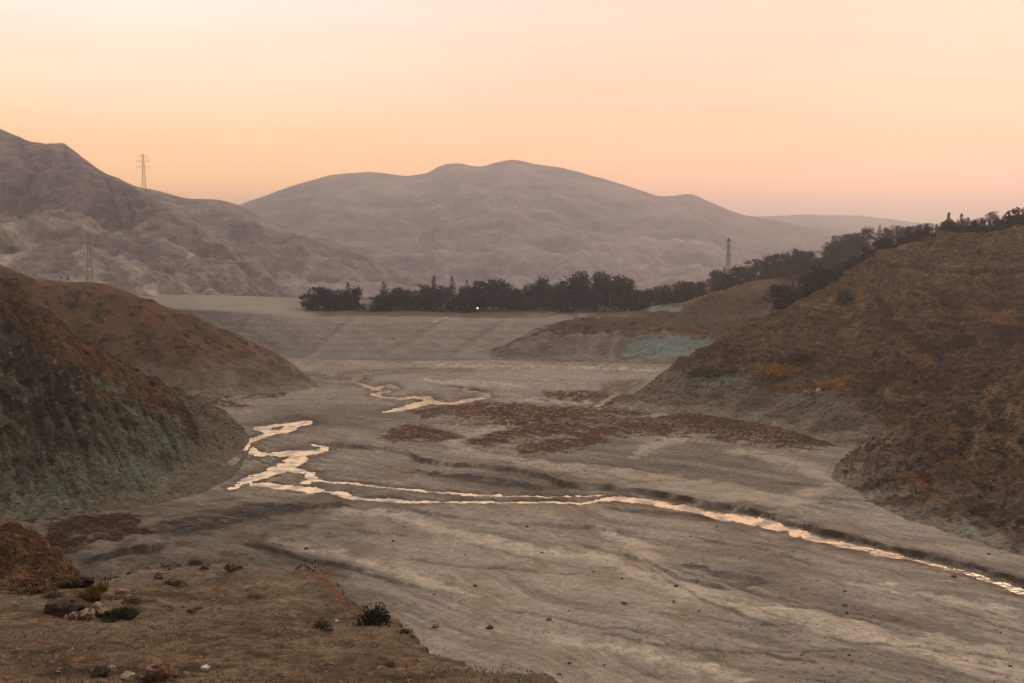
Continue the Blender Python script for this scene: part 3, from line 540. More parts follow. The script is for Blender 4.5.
cc = mix(cc, G(112, 90, 68), ss(.33, .5, fbm(x / 1.4, y / 1.4, z / 1.4, 3)) * .5); cc = mix(cc, G(28, 20, 15), ss(.25, .45, fbm(x / 1.9, y / 1.9, z / 1.6 + 8, 3)) * .75)
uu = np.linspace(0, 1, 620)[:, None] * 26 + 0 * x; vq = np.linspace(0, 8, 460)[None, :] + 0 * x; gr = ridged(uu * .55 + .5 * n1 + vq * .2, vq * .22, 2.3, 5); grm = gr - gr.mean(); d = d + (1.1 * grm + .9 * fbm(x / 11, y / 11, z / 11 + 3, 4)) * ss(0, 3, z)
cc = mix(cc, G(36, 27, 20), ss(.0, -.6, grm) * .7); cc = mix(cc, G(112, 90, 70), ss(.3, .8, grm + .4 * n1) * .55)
cc = cc * .74 + np.array(G(84, 74, 64)) * .26; cc = cc ** 1.03 * np.array([1.14, 1.06, .97])
cc = mix(cc, mix(np.broadcast_to(G(80, 69, 58), cc.shape), G(62, 51, 42), ss(0, .4, n1)), skirt * .92)
cc = mix(cc, G(98, 62, 34), ss(1.2, .4, strokes(px + 5 * n1, py + 4 * n1, [[(905,478,5),(925,482,6)], [(912,497,3),(945,500,4)]], 1.4)) * .8)
cc = mix(cc, G(108, 122, 110), ss(1.3, .6, strokes(px + 7 * n1, py + 4 * n1, [[(945,540,9),(968,538,12),(985,540,10)], [(950,552,5),(975,553,6)]], 1.1)) * .85)
cc = mix(cc, G(36, 24, 17), ss(1.2, .5, strokes(px + 6 * n1, py + 3 * n1, [[(975,515,2.5),(1000,520,4),(1040,526,5)], [(950,452,5),(970,438,5)]], 1.6)) * .8)
cc = mix(cc, G(106, 88, 72), ss(1.2, .4, strokes(px + 4 * n1, py + 4 * n1, [[(848,462,5),(875,445,6),(905,425,5)]], 1.4)) * .5)
cc = toe(cc, z, n1)
rmV, _ = finish('rocky_mound', V, cc, near_mat, d)

# ================================================================== THE RISE THE VIEWER STANDS ON
FA, FB = 3.3, .25
edge = [(-320,600),(-100,596),(40,590),(80,583),(100,577),(130,570),(170,566),(220,564.5),(270,567),(300,568),(316,571),(331,578),(341,594),(357,608),(375,614),(392,620),(405,626),(419,638),(440,645),(470,659),(500,669),(545,682),(600,702),(700,735),(900,800),(1300,900)]
ex = np.array([e[0] for e in edge], float); ey = np.array([e[1] for e in edge], float)
def fg_D(px, py):
    a, b, d_ = ray(px, py); s = -d_ / b; return FA / np.maximum(s - FB, .012)
eD = np.array([fg_D(a, b) for a, b in edge])
cols_ = np.concatenate([np.arange(-320, 640, 1.3), np.arange(640, 1300, 4)]); Ds = np.geomspace(7, 150, 520)
PXg, Dg = np.meshgrid(cols_, Ds); X = (PXg - CX) / FPX * Dg * 1.004; Y = Dg
w1 = fbm(X / 2.2, Y / 2.2, 5.5, 4); w0 = fbm(X / 9, Y / 9, 2.5, 3)
De = np.exp(np.interp(PXg + 9 * w1 + 5 * fbm(X / .9, Y / .9, 44, 3), ex, np.log(eD))) * (1 + .07 * w1 + .04 * fbm(X / 1.1, Y / 1.1, 45, 3))
over = np.clip(Dg - De, 0, None); soft = np.clip((Dg / De), 0, 3)
Z = CAMZ - FA - FB * Dg - .10 * ss(.85, 1.0, soft) - over * .95 + .22 * w0 * ss(8, 30, Dg) + .07 * w1 + .025 * ridged(X / .5, Y / .5, 1.5, 3)
Z = Z + .45 * fbm(X / 6, Y / 6, 70, 3) * ss(25, 40, Dg) * ss(1.0, .8, soft) + .12 * fbm(X / 1.5, Y / 1.5, 71, 4); Z = np.maximum(Z, -5)
gl = strokes(PXg + 9 * w1, CY - 0 * PXg, [[(0, 0, 1), (1, 0, 1)]])  # (keeps the shape of the arrays)
px, py = project(X, Y, Z)
n1 = fbm(X / 1.6, Y / 1.6, 3.5, 5); n2 = fbm(X / 6, Y / 6, 8.5, 4)
cc = np.empty(X.shape + (3,)); cc[:] = G(92, 76, 58); cc = mix(cc, G(76, 59, 44), ss(-.1, .4, n2)); cc = mix(cc, G(112, 91, 68), ss(.05, .5, n1) * .6)
cc = mix(cc, G(92, 68, 50), ss(.1, .45, fbm(X / 4, Y / 7, 18.5, 4)) * .35); cc = mix(cc, G(46, 36, 26), ss(.2, .5, fbm(X / .7, Y / .9, 28.5, 3)) * .5)
cc = mix(cc, G(92, 62, 42), ss(1.2, .4, strokes(px + 5 * n1, py + 3 * n1, [[(310,573,3),(326,583,6),(340,600,5),(356,613,3)]], 1.2)) * .8)
cc = mix(cc, G(100, 86, 68), ss(1.3, .4, strokes(px + 8 * n1, py + 3 * n1, [[(-20,603,4),(30,602,5),(70,603,3)]], 4)) * .7)
cc = mix(cc, G(42, 28, 20), ss(1.3, .4, strokes(px + 8 * n1, py + 3 * n1, [[(50,675,5),(110,672,7),(170,672,5),(240,668,3)]], 3)) * .75)
cc = mix(cc, G(66, 44, 30), np.clip(ss(.0, .3, over), 0, 1) * .85)
cc = mix(cc, G(96, 84, 72), ss(.72, .98, soft + .12 * n2) * ss(90, 130, px) * (1 - ss(285, 305, px)) * .85)
fg_mat = terrain_mat('gravel_slope_soil', 2.6, .9, .36, speck=.2, crack=.5)
cc = cc * np.array([.95, 1.01, 1.16])
fgV = np.stack([X, Y, Z], -1)
fgo = grid_mesh('near_ground', fgV, cc, fg_mat, flip=False); TERR.append(fgo)

# orange earth mound at the rise's left end
om = [((-260,440,62),(-260,640,46)),((-130,492,66),(-130,625,49)),((-50,520,69),(-50,612,52)),((-5,531,70),(-10,602,55)),((12,534,70),(14,600,56)),((28,541,70),(34,599,57)),((45,555,70),(52,596,59)),((62,569,69),(66,594,61)),((80,582,67),(82,588,64))]
V = loft(slope_rows(om, [(.2, .05), (.5, .03), (.8, -.01)], 12, .8, 1.5), 360, 200); x, y, z = sh(V); px, py = project(x, y, z)
n1 = fbm(x / 2.5, y / 2.5, z / 2.5, 5); rg = ridged(x / 2, y / 2, z / 2, 5)
d = .30 * (rg - .7) + .42 * n1 + .10 * ridged(x / .7, y / .7, z / .7, 4)
cc = np.empty(V.shape); cc[:] = G(84, 58, 38); cc = mix(cc, G(62, 43, 29), ss(-.1, .4, n1)); cc = mix(cc, G(128, 98, 64), ss(.1, .5, fbm(x / 1.1, y / 1.1, z, 4)) * .8); cc = mix(cc, G(92, 50, 32), ss(8, 0, np.interp(px, [-100, 0, 30, 60, 80], [505, 534, 544, 570, 583]) - py + 16) * 0 + ss(.0, .4, rg - .8) * .4)
cc = cc * np.array([.64, .73, .88])
omV, _ = finish('earth_mound', V, cc, fg_mat, d)

# ================================================================== PLACING THINGS
bpy.context.view_layer.update()
DG = bpy.context.evaluated_depsgraph_get()
def hit(px, py):
    d_ = Vector(ray(px, py)).normalized(); o = Vector((0, 0, CAMZ)) + d_ * 1.0
    ok, loc, nor, i, ob, m = S.ray_cast(DG, o, d_)
    return (loc, nor, ob.name) if ok else (None, None, '')
def drop(x, y, top=700):
    ok, loc, nor, i, ob, m = S.ray_cast(DG, Vector((x, y, top)), Vector((0, 0, -1)))
    return loc if ok else Vector((x, y, 0))

def col_mat(name, c_, rough=.9, objvar=.18, sc=2.0, var=.4): return plain_mat(name, c_, rough, var, sc, .1, 0, objvar)
M_CON = col_mat('conifer_needles', (.013, .0145, .010)); M_BRD = col_mat('broadleaf_leaves', (.030, .025, .015)); M_RUS = col_mat('autumn_leaves', (.06, .035, .016))
M_BARK = plain_mat('tree_bark', (.07, .05, .035), .95, .3, 4)
M_SHR = col_mat('dark_shrub_leaves', (.045, .042, .020)); M_OLV = col_mat('olive_shrub_leaves', (.13, .095, .035)); M_YEL = col_mat('yellow_shrub_leaves', (.46, .23, .04)); M_DRY = col_mat('dry_twigs', (.105, .065, .036)); M_GRN = col_mat('green_grass', (.050, .050, .022)); M_GLD = col_mat('golden_grass', (.20, .115, .032)); M_STR = col_mat('straw_grass', (.25, .18, .09))
M_RED = col_mat('red_brown_scrub', (.080, .038, .018), .95, 0, .6)

def crown_mesh(name, kind, seed, mat, n=520):
    """unit crown (height 1, base at 0) of loose leaf clumps through its volume"""
    r = np.random.default_rng(seed); V = []; Fc = []
    def card(p, s, d):
        a = r.normal(size=3); a -= d * a.dot(d) * .3; a /= np.linalg.norm(a) + 1e-9; b = np.cross(a, d); b /= np.linalg.norm(b) + 1e-9
        i = len(V); j = r.uniform(.6, 1.3, 4)
        V.extend([p - a * s * j[0], p - b * s * .7 * j[1] + d * s * .2, p + a * s * j[2], p + b * s * .7 * j[3]]); Fc.append((i, i + 1, i + 2, i + 3))
    if kind == 'conifer':
        wid = r.uniform(.25, .36); tiers = 15
        for t in range(tiers):
            h = .06 + .92 * t / (tiers - 1); rad = wid * (1 - h) ** .8 * r.uniform(.75, 1.2) + .012
            nb = max(4, int(13 * (1 - h) + 3)); ph = r.uniform(0, 6.28)
            for b in range(nb):
                an = ph + b * 6.283 / nb + r.normal(0, .2); L_ = rad * r.uniform(.65, 1.2)
                for s in (.3, .55, .8, 1.0):
                    p = np.array([math.cos(an) * L_ * s, math.sin(an) * L_ * s, h - .05 * s * s + r.normal(0, .008)])
                    card(p, .040 * (1.15 - .5 * h) * (1.25 - .5 * s), np.array([math.cos(an) * .5, math.sin(an) * .5, .7]))
        for k in range(4): card(np.array([r.normal(0, .006), r.normal(0, .006), .92 + .015 * k]), .016, np.array([0, 0, 1.]))
    else:
        nl_ = int(r.integers(13, 18)); lobes = []
        for k in range(nl_):
            h = .09 + .78 * (k + r.random()) / nl_; rr_ = (.36 if kind == 'round' else .20) * math.sin(math.pi * min(max(h, .20), .93)) ** .6
            an = r.uniform(0, 6.28); q = rr_ * r.uniform(.2, .95); lobes.append((np.array([math.cos(an) * q, math.sin(an) * q, h]), r.uniform(.11, .18)))
        for k in range(n):
            c_, s = lobes[r.integers(nl_)]; d_ = r.normal(size=3); d_ /= np.linalg.norm(d_); d_[2] = d_[2] * .9 + .1
            card(c_ + d_ * s * r.uniform(.55, 1.08), r.uniform(.022, .042), d_)
    return poly_mesh(name, V, Fc, mat)
def trunk_mesh(name, top=.8, seed=0):
    r = np.random.default_rng(seed); V = []; Fc = []; k = 7; rings = 7
    for i in range(rings):
        t = i / (rings - 1); rad = .020 * (1 - t) ** .8 + .003; ox = .012 * math.sin(3 * t + seed)
        if i == 0: rad *= 1.5
        for j in range(k): V.append((ox + rad * math.cos(6.283 * j / k), rad * math.sin(6.283 * j / k), -.03 + t * (top + .03)))
    for i in range(rings - 1):
        for j in range(k): Fc.append((i * k + j, i * k + (j + 1) % k, (i + 1) * k + (j + 1) % k, (i + 1) * k + j))
    for b in range(6):      # limbs
        h = r.uniform(.25, top); an = r.uniform(0, 6.28); L_ = .16 * (1 - h * .6); i = len(V); d_ = np.array([math.cos(an), math.sin(an), .5]); p0 = np.array([0, 0, h]); p1 = p0 + d_ * L_
        s = np.array([-math.sin(an), math.cos(an), 0]) * .006; u = np.array([0, 0, .006])
        V.extend([p0 + s, p0 + u, p0 - s, p0 - u, p1]); Fc.extend([(i, i + 1, i + 4), (i + 1, i + 2, i + 4), (i + 2, i + 3, i + 4), (i + 3, i, i + 4)])
    return poly_mesh(name, V, Fc, M_BARK)
CROWN = {'conifer': [crown_mesh('conifer_crown', 'conifer', 10 + i, M_CON) for i in range(5)], 'round': [crown_mesh('round_crown', 'round', 20 + i, M_BRD, 900) for i in range(4)], 'column': [crown_mesh('column_crown', 'column', 30 + i, M_CON, 800) for i in range(3)], 'rusty': [crown_mesh('autumn_crown', 'round', 40 + i, M_RUS, 800) for i in range(2)], 'dark': [crown_mesh('dense_crown', 'round', 50 + i, M_CON, 1000) for i in range(4)]}
TRUNK = [trunk_mesh('tree_trunk', .82, i) for i in range(3)]
NAME = {'conifer': 'conifer_tree', 'round': 'broadleaf_tree', 'column': 'columnar_tree', 'rusty': 'autumn_tree', 'dark': 'evergreen_tree'}
def tree(kind, loc, h, wfac, label, group, cat='tree'):
    r = bpy.data.objects.new(NAME[kind], None); COL.objects.link(r); r.location = loc; r.rotation_euler = (0, 0, random.uniform(0, 6.28)); r.scale = (h * wfac, h * wfac, h)
    r.empty_display_size = .2
    tag(r, label, cat, group)
    link('trunk', random.choice(TRUNK), r); link('crown', random.choice(CROWN[kind]), r)
    return r
LOOK = {'conifer': 'pointed dark conifer', 'round': 'rounded brownish broadleaf tree', 'column': 'slim dark columnar tree', 'rusty': 'rusty autumn tree', 'dark': 'broad dark evergreen'}
ORD = 'first second third fourth fifth sixth seventh eighth ninth tenth eleventh twelfth thirteenth fourteenth fifteenth sixteenth seventeenth eighteenth nineteenth twentieth'.split()
ORD += ['twenty-' + o for o in ORD[:9]] + ['thirtieth'] + ['thirty-' + o for o in ORD[:9]] + ['fortieth'] + ['forty-' + o for o in ORD[:9]]

# front row on the grey bank, traced: (x, top y, kind, width factor)
row = [(309,294,'round',1.3),(318,288,'dark',1.7),(327,287,'dark',1.6),(334,296,'dark',1.3),(341,290,'dark',1.2),(348,284,'conifer',1.5),(354,287,'dark',1.4),(357,296,'dark',1.0),(376,296,'dark',1.0),(384,283,'conifer',1.7),(391,288,'dark',1.5),(400,291,'dark',1.6),(409,292,'round',1.5),(418,291,'round',1.4),(425,285,'dark',1.2),(434,278,'conifer',1.5),(441,286,'dark',1.4),(452,278,'conifer',1.6),(460,288,'dark',1.4),(467,282,'conifer',1.4),(475,287,'dark',1.3),(484,281,'dark',1.6),(493,280,'dark',1.6),(501,281,'dark',1.5),(509,287,'round',1.5),(516,291,'dark',1.5),(525,291,'dark',1.5),(535,284,'dark',1.3),(543,277,'dark',1.4),(553,284,'round',1.4),(562,285,'dark',1.3),(567,278,'column',1.9),(576,279,'dark',1.2),(585,272,'dark',1.4),(595,272,'dark',1.4),(605,275,'dark',1.4),(615,276,'dark',1.4),(624,277,'dark',1.4),(631,283,'dark',1.2),(639,291,'round',1.2)]
for i, (px_, ty, kind, wf) in enumerate(row):
    D = 646 + random.uniform(-7, 9); b_ = drop(*at(px_, 312, D)[:2]); h = 1.07 * (at(px_, ty, D)[2] - b_.z)
    tree(kind, b_, h, wf * 12.5 / max(h, 8) * 1.38, f'{LOOK[kind]}, {ORD[i]} from the left end of the row along the grey bank', 'trees in the row along the grey bank')
for px_, ty, lbl in ((362.5, 303, 'small rusty tree partly screening the beige house from the left'), (372, 304, 'small rusty tree partly screening the beige house from the right')):
    b_ = drop(*at(px_, 312, 630)[:2]); h = at(px_, ty, 630)[2] - b_.z; tree('rusty', b_, h, 1.5, lbl, None)
back_lbl = {'conifer': 'pointed conifer half hidden behind the row on the grey bank', 'dark': 'dark evergreen half hidden behind the row on the grey bank', 'rusty': 'rusty autumn tree half hidden behind the row on the grey bank', 'round': 'brownish broadleaf half hidden behind the row on the grey bank'}
tops = np.array([(r_[0], r_[1]) for r_ in row], float)
for i in range(70):
    px_ = random.uniform(316, 640); D = random.uniform(658, 715); b_ = drop(*at(px_, 300, D)[:2])
    ty = np.interp(px_, tops[:, 0], tops[:, 1]) + random.uniform(2, 10)
    if 354 < px_ < 378: ty = max(ty, 303)
    h = at(px_, ty, D)[2] - b_.z
    if h < 4: continue
    kind = random.choice(['dark', 'dark', 'conifer', 'round', 'rusty'] if 505 < px_ < 545 else ['dark', 'dark', 'dark', 'round'])
    tree(kind, b_, h, random.uniform(1.4, 1.9) * 11 / max(h, 8), back_lbl[kind], f'{kind} trees behind the bank row')
# forest hill: crowns overlapping up the slope
fl = {'conifer': 'small pointed conifer in the dark wood along the hill crest', 'dark': 'rounded evergreen in the dark wood along the hill crest', 'round': 'brownish broadleaf in the dark wood along the hill crest'}
lowx = np.array([610,640,690,720,750,790,815,840,870,900,940,1000,1100,1250]); crest_y = np.array([317,306,297,289,278,268,261,255,246,240,234,226,208,186])
n_f = 0
for i in range(520):
    if n_f >= 100: break
    px_ = random.uniform(632, 1060) if i % 3 else random.uniform(632, 860); cyy = np.interp(px_, lowx, crest_y); band = np.interp(px_, [632, 700, 760, 830, 880, 960, 1075], [8, 14, 16, 22, 16, 8, 8])
    py_ = cyy + random.random() * band - 2
    D = 668 - (py_ - cyy) * 2.6 - max(0, (px_ - 760)) * .06; X_, Y_, _z = at(px_, py_, D); b_ = drop(X_, Y_)
    qx, qy = project(np.array(b_.x), np.array(b_.y), np.array(b_.z))
    h = random.uniform(8, 12.5) * (.8 if px_ > 900 else 1); kind = random.choices(['conifer', 'dark', 'round'], [.16, .52, .32])[0]
    tree(kind, b_, h, random.uniform(1.35, 1.9), fl[kind], f'{kind} trees of the wood along the hill crest'); n_f += 1
sky_l = {'conifer': 'small dark conifer just behind the crest of the terraced slope', 'dark': 'rounded dark tree just behind the crest of the terraced slope', 'round': 'brownish tree just behind the crest of the terraced slope'}
for i in range(84):
    px_ = 776 + 290 * (i + random.random()) / 84; D = np.interp(px_, [776, 840, 890, 940, 1000, 1080], [424, 425, 421, 411, 400, 390]) + random.uniform(3, 34); X_ = (px_ - CX) / FPX * D; b_ = drop(X_, D)
    top_ = np.interp(px_, [776, 800, 830, 862, 900, 950, 1000, 1024, 1067], [283, 272, 260, 246, 231, 220, 210, 205, 196]) + random.uniform(0, 9); h = min(14, max(5, at(px_, top_, D)[2] - b_.z)); kind = random.choices(['conifer', 'dark', 'round'], [.35, .5, .15])[0]
    tree(kind, b_, h, random.uniform(1.3, 1.9) * 8 / max(7, h), sky_l[kind], f'{kind} trees on the slope skyline')
for px_, ty, by, kind, wf, lbl in [(820,262,292,'dark',1.1,'tallest dark evergreen standing out in front of the wood above the terraced slope'), (812,266,290,'dark',.9,'dark evergreen touching the tallest one in front of the wood above the terraced slope'), (730,287,306,'dark',1.1,'lone dark bushy tree on the bare spur below the wood'), (724,266,290,'conifer',1.2,'small pointed conifer beside the hut roof below the far pylon'), (748,275,296,'dark',1.0,'dark evergreen at the lower edge of the wood above the spur'),(908,226,247,'conifer',1.3,'dark conifer rising above the crest where the slope flattens'),(948,212,236,'conifer',1.0,'thin pale pointed conifer on the skyline of the right crest'),(961,213,234,'conifer',1.0,'second thin pale conifer on the skyline of the right crest'),(1000,206,229,'dark',1.0,'rounded tree highest on the skyline of the right crest')]:
    D = 440 if by in (292, 290) and px_ > 800 else (600 if px_ < 760 else 432)
    if px_ > 900: D = 440
    X_, Y_, Z_ = at(px_, by, D); b_ = drop(X_, Y_); h = max(5, at(px_, ty, D)[2] - b_.z)
    tree(kind, b_, h, wf, lbl, None)

# ------------------------------------------------------------------ pylons
M_STEEL = plain_mat('galvanised_steel', (.16, .145, .14), .6, .15, 1.0, .4)
def bars_mesh(name, segs, mat, rad):
    V = []; Fc = []
    for p, q, *rr_ in segs:
        p = np.array(p, float); q = np.array(q, float); r_ = rr_[0] if rr_ else rad
        d_ = q - p; d_ /= np.linalg.norm(d_) + 1e-9; a = np.cross(d_, (0, 0, 1) if abs(d_[2]) < .9 else (1, 0, 0)); a /= np.linalg.norm(a); b = np.cross(d_, a); i = len(V)
        for e in (p, q):
            for s, t in ((1, 1), (-1, 1), (-1, -1), (1, -1)): V.append(e + a * r_ * s + b * r_ * t)
        Fc += [(i, i+1, i+5, i+4), (i+1, i+2, i+6, i+5), (i+2, i+3, i+7, i+6), (i+3, i, i+4, i+7), (i+3, i+2, i+1, i), (i+4, i+5, i+6, i+7)]
    return poly_mesh(name, V, Fc, mat)
def pylon_parts(h, rad):
    leg_w = lambda t: .042 * h * (1 - t) ** 1.15 + .014 * h
    segs = []; n = 9
    for i in range(n):
        a, b = i / n, (i + 1) / n; wa, wb = leg_w(a), leg_w(b); za, zb = a * h, b * h
        cs = [(-1, -1), (1, -1), (1, 1), (-1, 1)]
        for j in range(4):
            c0, c1 = cs[j], cs[(j + 1) % 4]
            segs.append(((c0[0] * wa, c0[1] * wa, za), (c0[0] * wb, c0[1] * wb, zb), rad * 1.3))
            segs.append(((c0[0] * wa, c0[1] * wa, za), (c1[0] * wb, c1[1] * wb, zb), rad * .7)); segs.append(((c1[0] * wa, c1[1] * wa, za), (c0[0] * wb, c0[1] * wb, zb), rad * .7))
            segs.append(((c0[0] * wb, c0[1] * wb, zb), (c1[0] * wb, c1[1] * wb, zb), rad * .7))
    body = bars_mesh('pylon_lattice', segs, M_STEEL, rad); arms = []
    for t, L_ in ((.62, .17), (.78, .20), (.92, .14)):
        s = []; z_ = t * h; ww = leg_w(t)
        for sg in (-1, 1):
            tip = (sg * L_ * h, 0, z_)
            for yy in (-ww, ww): s += [((sg * ww, yy, z_), tip, rad), ((sg * ww, yy, z_ + .05 * h), tip, rad)]
            s.append((tip, (tip[0], 0, z_ - .035 * h), rad * 1.2))
        arms.append(bars_mesh('crossarm', s, M_STEEL, rad))
    return body, arms
def pylon(px_, ty, by, D, label, rot, rad, ground=None):
    X_, Y_, Z_ = at(px_, by, D); b_ = drop(X_, Y_, 900); h = at(px_, ty, D)[2] - b_.z
    r = bpy.data.objects.new('power_pylon', None); COL.objects.link(r); r.location = b_; r.rotation_euler = (0, 0, rot); tag(r, label, 'pylon', 'power pylons')
    body, arms = pylon_parts(h, rad); link('lattice_mast', body, r)
    for a in arms: link('crossarm', a, r)
    return r
pylon(144, 154, 188, 1572, 'steel power pylon on the ridge, outlined against the orange sky', .25, .13)
pylon(90, 232, 283, 655, 'steel power pylon rising behind the bare hill before the left mountain', .3, .065)
pylon(728, 238, 275, 690, 'steel power pylon above the wood in front of the hazy far mountain', .9, .06)
# utility pole before the trees
M_POLE = plain_mat('concrete_pole', (.22, .20, .18), .85, .15, 2)
X_, Y_, Z_ = at(610, 311, 632); b_ = drop(X_, Y_)
up = bpy.data.objects.new('utility_pole', None); COL.objects.link(up); up.location = b_; tag(up, 'slim pale utility pole in front of the dark trees above the spur', 'pole')
link('pole_shaft', bars_mesh('pole_shaft', [((0, 0, -.4), (0, 0, 10.5), .17)], M_POLE, .17), up); link('crossarm', bars_mesh('pole_arm', [((-1, 0, 10), (1, 0, 10), .09)], M_POLE, .09), up)

# ------------------------------------------------------------------ buildings, van, lamp, ramp
M_WALL = plain_mat('cream_plaster', (.42, .35, .28), .9, .12, 1.5); M_ROOF = plain_mat('pale_roof_sheet', (.36, .30, .23), .8, .15, 1.0); M_WHITE = plain_mat('white_render', (.62, .58, .54), .85, .08, 1.5); M_GLASS = plain_mat('dark_window', (.03, .03, .035), .15, .1, 1, .5); M_DOOR = plain_mat('brown_door', (.10, .06, .04), .7, .2, 2)
def box_mesh(name, lo, hi, mat):
    x0, y0, z0 = lo; x1, y1, z1 = hi
    return poly_mesh(name, [(x0,y0,z0),(x1,y0,z0),(x1,y1,z0),(x0,y1,z0),(x0,y0,z1),(x1,y0,z1),(x1,y1,z1),(x0,y1,z1)], [(3,2,1,0),(4,5,6,7),(0,1,5,4),(1,2,6,5),(2,3,7,6),(3,0,4,7)], mat)
def house(name, px_, py_, D, W_, Dp, H_, roof, label, wallm, rot=0.0, rh=1.4, lift=None):
    X_, Y_, Z_ = at(px_, py_, D); b_ = drop(X_, Y_) if lift is None else (hit(px_, py_)[0] or drop(X_, Y_))
    r = bpy.data.objects.new(name, None); COL.objects.link(r); r.location = b_; r.rotation_euler = (0, 0, rot); tag(r, label, 'building')
    link('wall', box_mesh('house_wall', (-W_/2, -Dp/2, -1.5), (W_/2, Dp/2, H_), wallm), r)
    e = .4
    if roof == 'gable':
        v = [(-W_/2-e, -Dp/2-e, H_), (W_/2+e, -Dp/2-e, H_), (W_/2+e, Dp/2+e, H_), (-W_/2-e, Dp/2+e, H_), (-W_/2-e, 0, H_+rh), (W_/2+e, 0, H_+rh)]
        v += [(a, b, c_ + .22) for a, b, c_ in v]
        f = [(6,7,11,10),(8,9,10,11),(1,0,4,5),(3,2,5,4),(0,1,7,6),(2,3,9,8),(0,6,10,4),(4,10,9,3),(1,5,11,7),(5,2,8,11)]
        link('roof', poly_mesh('gable_roof', v, f, M_ROOF), r)
    else:
        link('roof', box_mesh('flat_roof', (-W_/2-e, -Dp/2-e, H_+.003), (W_/2+e, Dp/2+e, H_+.35), M_ROOF), r)
    nw = max(2, int(W_ / 3.2))
    for i in range(nw):
        xx = -W_/2 + W_ * (i + .5) / nw
        if i == nw // 2: link('door', box_mesh('door', (xx-.5, -Dp/2-.06, 0), (xx+.5, -Dp/2+.02, 2.1), M_DOOR), r)
        else: link('window', box_mesh('window', (xx-.6, -Dp/2-.05, 1.0), (xx+.6, -Dp/2+.02, 2.2), M_GLASS), r)
    return r
house('house', 367, 311, 640, 8.0, 6, 3.6, 'gable', 'beige house with a pitched roof in a gap of the tree row', M_WALL, .2, 2.2)
house('long_building', 652, 296, 735, 24, 9, 6.0, 'flat', 'long low pale building behind the dip between the two woods', M_WALL, -.1)
house('hut', 722, 277, 640, 5.5, 5, 3.0, 'gable', 'tiny pale roofed hut among trees below the pylon on the wooded crest', M_WALL, .3, 1.2, True)
house('white_block', 66, 280, 640, 9, 5, 3.2, 'flat', 'low white block behind the bare hill at the foot of the mountain', M_WHITE, 0, 1.4, True)
# parked van (white dot on the spur top)
X_, Y_, Z_ = at(585, 317, 618); loc, nor, ob = hit(585, 318.6); loc = loc or drop(X_, Y_)
vr = bpy.data.objects.new('parked_van', None); COL.objects.link(vr); vr.location = loc; vr.rotation_euler = (0, 0, .25); tag(vr, 'small white van parked on the brown spur below the dark trees', 'van')
prof = [(-2.5, .35), (2.5, .35), (2.6, .9), (2.3, 1.15), (1.75, 2.0), (1.5, 2.15), (-2.45, 2.2), (-2.5, 2.0)]
vs = [(a, -.95, b) for a, b in prof] + [(a, .95, b) for a, b in prof]; k = len(prof)
link('van_body', poly_mesh('van_body', vs, [tuple(range(k)), tuple(range(2*k-1, k-1, -1))] + [(i, i + k, (i + 1) % k + k, (i + 1) % k) for i in range(k)], M_WHITE), vr)
link('windscreen', poly_mesh('windscreen', [(2.31, -.8, 1.2), (2.31, .8, 1.2), (1.85, .75, 1.93), (1.85, -.75, 1.93)], [(0, 1, 2, 3)], M_GLASS), vr)
link('side_window', box_mesh('side_window', (.6, -.97, 1.2), (1.6, -.94, 1.85), M_GLASS), vr)
M_TYRE = plain_mat('tyre_rubber', (.02, .02, .02), .9, .1)
def disc(name, r_, w_, mat, n=18):
    V = [(r_ * math.cos(6.283 * i / n), s * w_ / 2, r_ * math.sin(6.283 * i / n)) for s in (-1, 1) for i in range(n)]
    return poly_mesh(name, V, [tuple(range(n)), tuple(range(2 * n - 1, n - 1, -1))] + [(i, i + n, (i + 1) % n + n, (i + 1) % n) for i in range(n)], mat)
wheel = disc('wheel', .36, .24, M_TYRE)
for sx in (-1.6, 1.6):
    for sy in (-.9, .9): link('wheel', wheel, vr, (sx, sy, .36))
# lit lamp at the edge of the bank
M_LAMP = bpy.data.materials.new('lamp_glow'); M_LAMP.use_nodes = True
bl_ = M_LAMP.node_tree.nodes['Principled BSDF']; bl_.inputs['Emission Color'].default_value = (1, .9, .72, 1); bl_.inputs['Emission Strength'].default_value = 2.2
X_, Y_, Z_ = at(477.5, 317, 633); b_ = drop(X_, Y_)
lp_ = bpy.data.objects.new('street_lamp', None); COL.objects.link(lp_); lp_.location = b_; tag(lp_, 'lit street lamp glowing white at the foot of the trees on the bank', 'lamp')
link('post', bars_mesh('lamp_post', [((0, 0, -.4), (0, 0, 2.4), .07), ((0, 0, 2.4), (0, -.3, 2.55), .05)], M_POLE, .07), lp_)
gv = []; gf = []
for i in range(7):
    for j in range(12):
        th = math.pi * i / 6; gv.append((.48 * math.sin(th) * math.cos(6.283 * j / 12), -.3 + .48 * math.sin(th) * math.sin(6.283 * j / 12), 2.6 + .42 * math.cos(th)))
for i in range(6):
    for j in range(12): gf.append((i * 12 + j, i * 12 + (j + 1) % 12, (i + 1) * 12 + (j + 1) % 12, (i + 1) * 12 + j))
link('lamp_globe', poly_mesh('lamp_globe', gv, gf, M_LAMP, smooth=True), lp_)
# pale concrete ramp laid down the bank
p0, n0, _ = hit(434, 322.5); p1, n1_, _ = hit(447, 317.8)
if p0 and p1:
    dv = (p1 - p0); sd = Vector((0, 0, 1)).cross(dv).normalized() * .9; u_ = Vector((0, 0, .35))
    vs = [p0 - sd, p0 + sd, p1 + sd, p1 - sd]; vs = [v - Vector((0, 0, .6)) for v in vs] + [v + u_ for v in vs]; o_ = Vector(p0)
    rp = link('concrete_ramp', poly_mesh('concrete_ramp', [v - o_ for v in vs], [(3,2,1,0),(4,5,6,7),(0,1,5,4),(1,2,6,5),(2,3,7,6),(3,0,4,7)], M_WHITE), None, o_); tag(rp, 'narrow pale concrete ramp running down the grey bank below the trees', 'ramp')

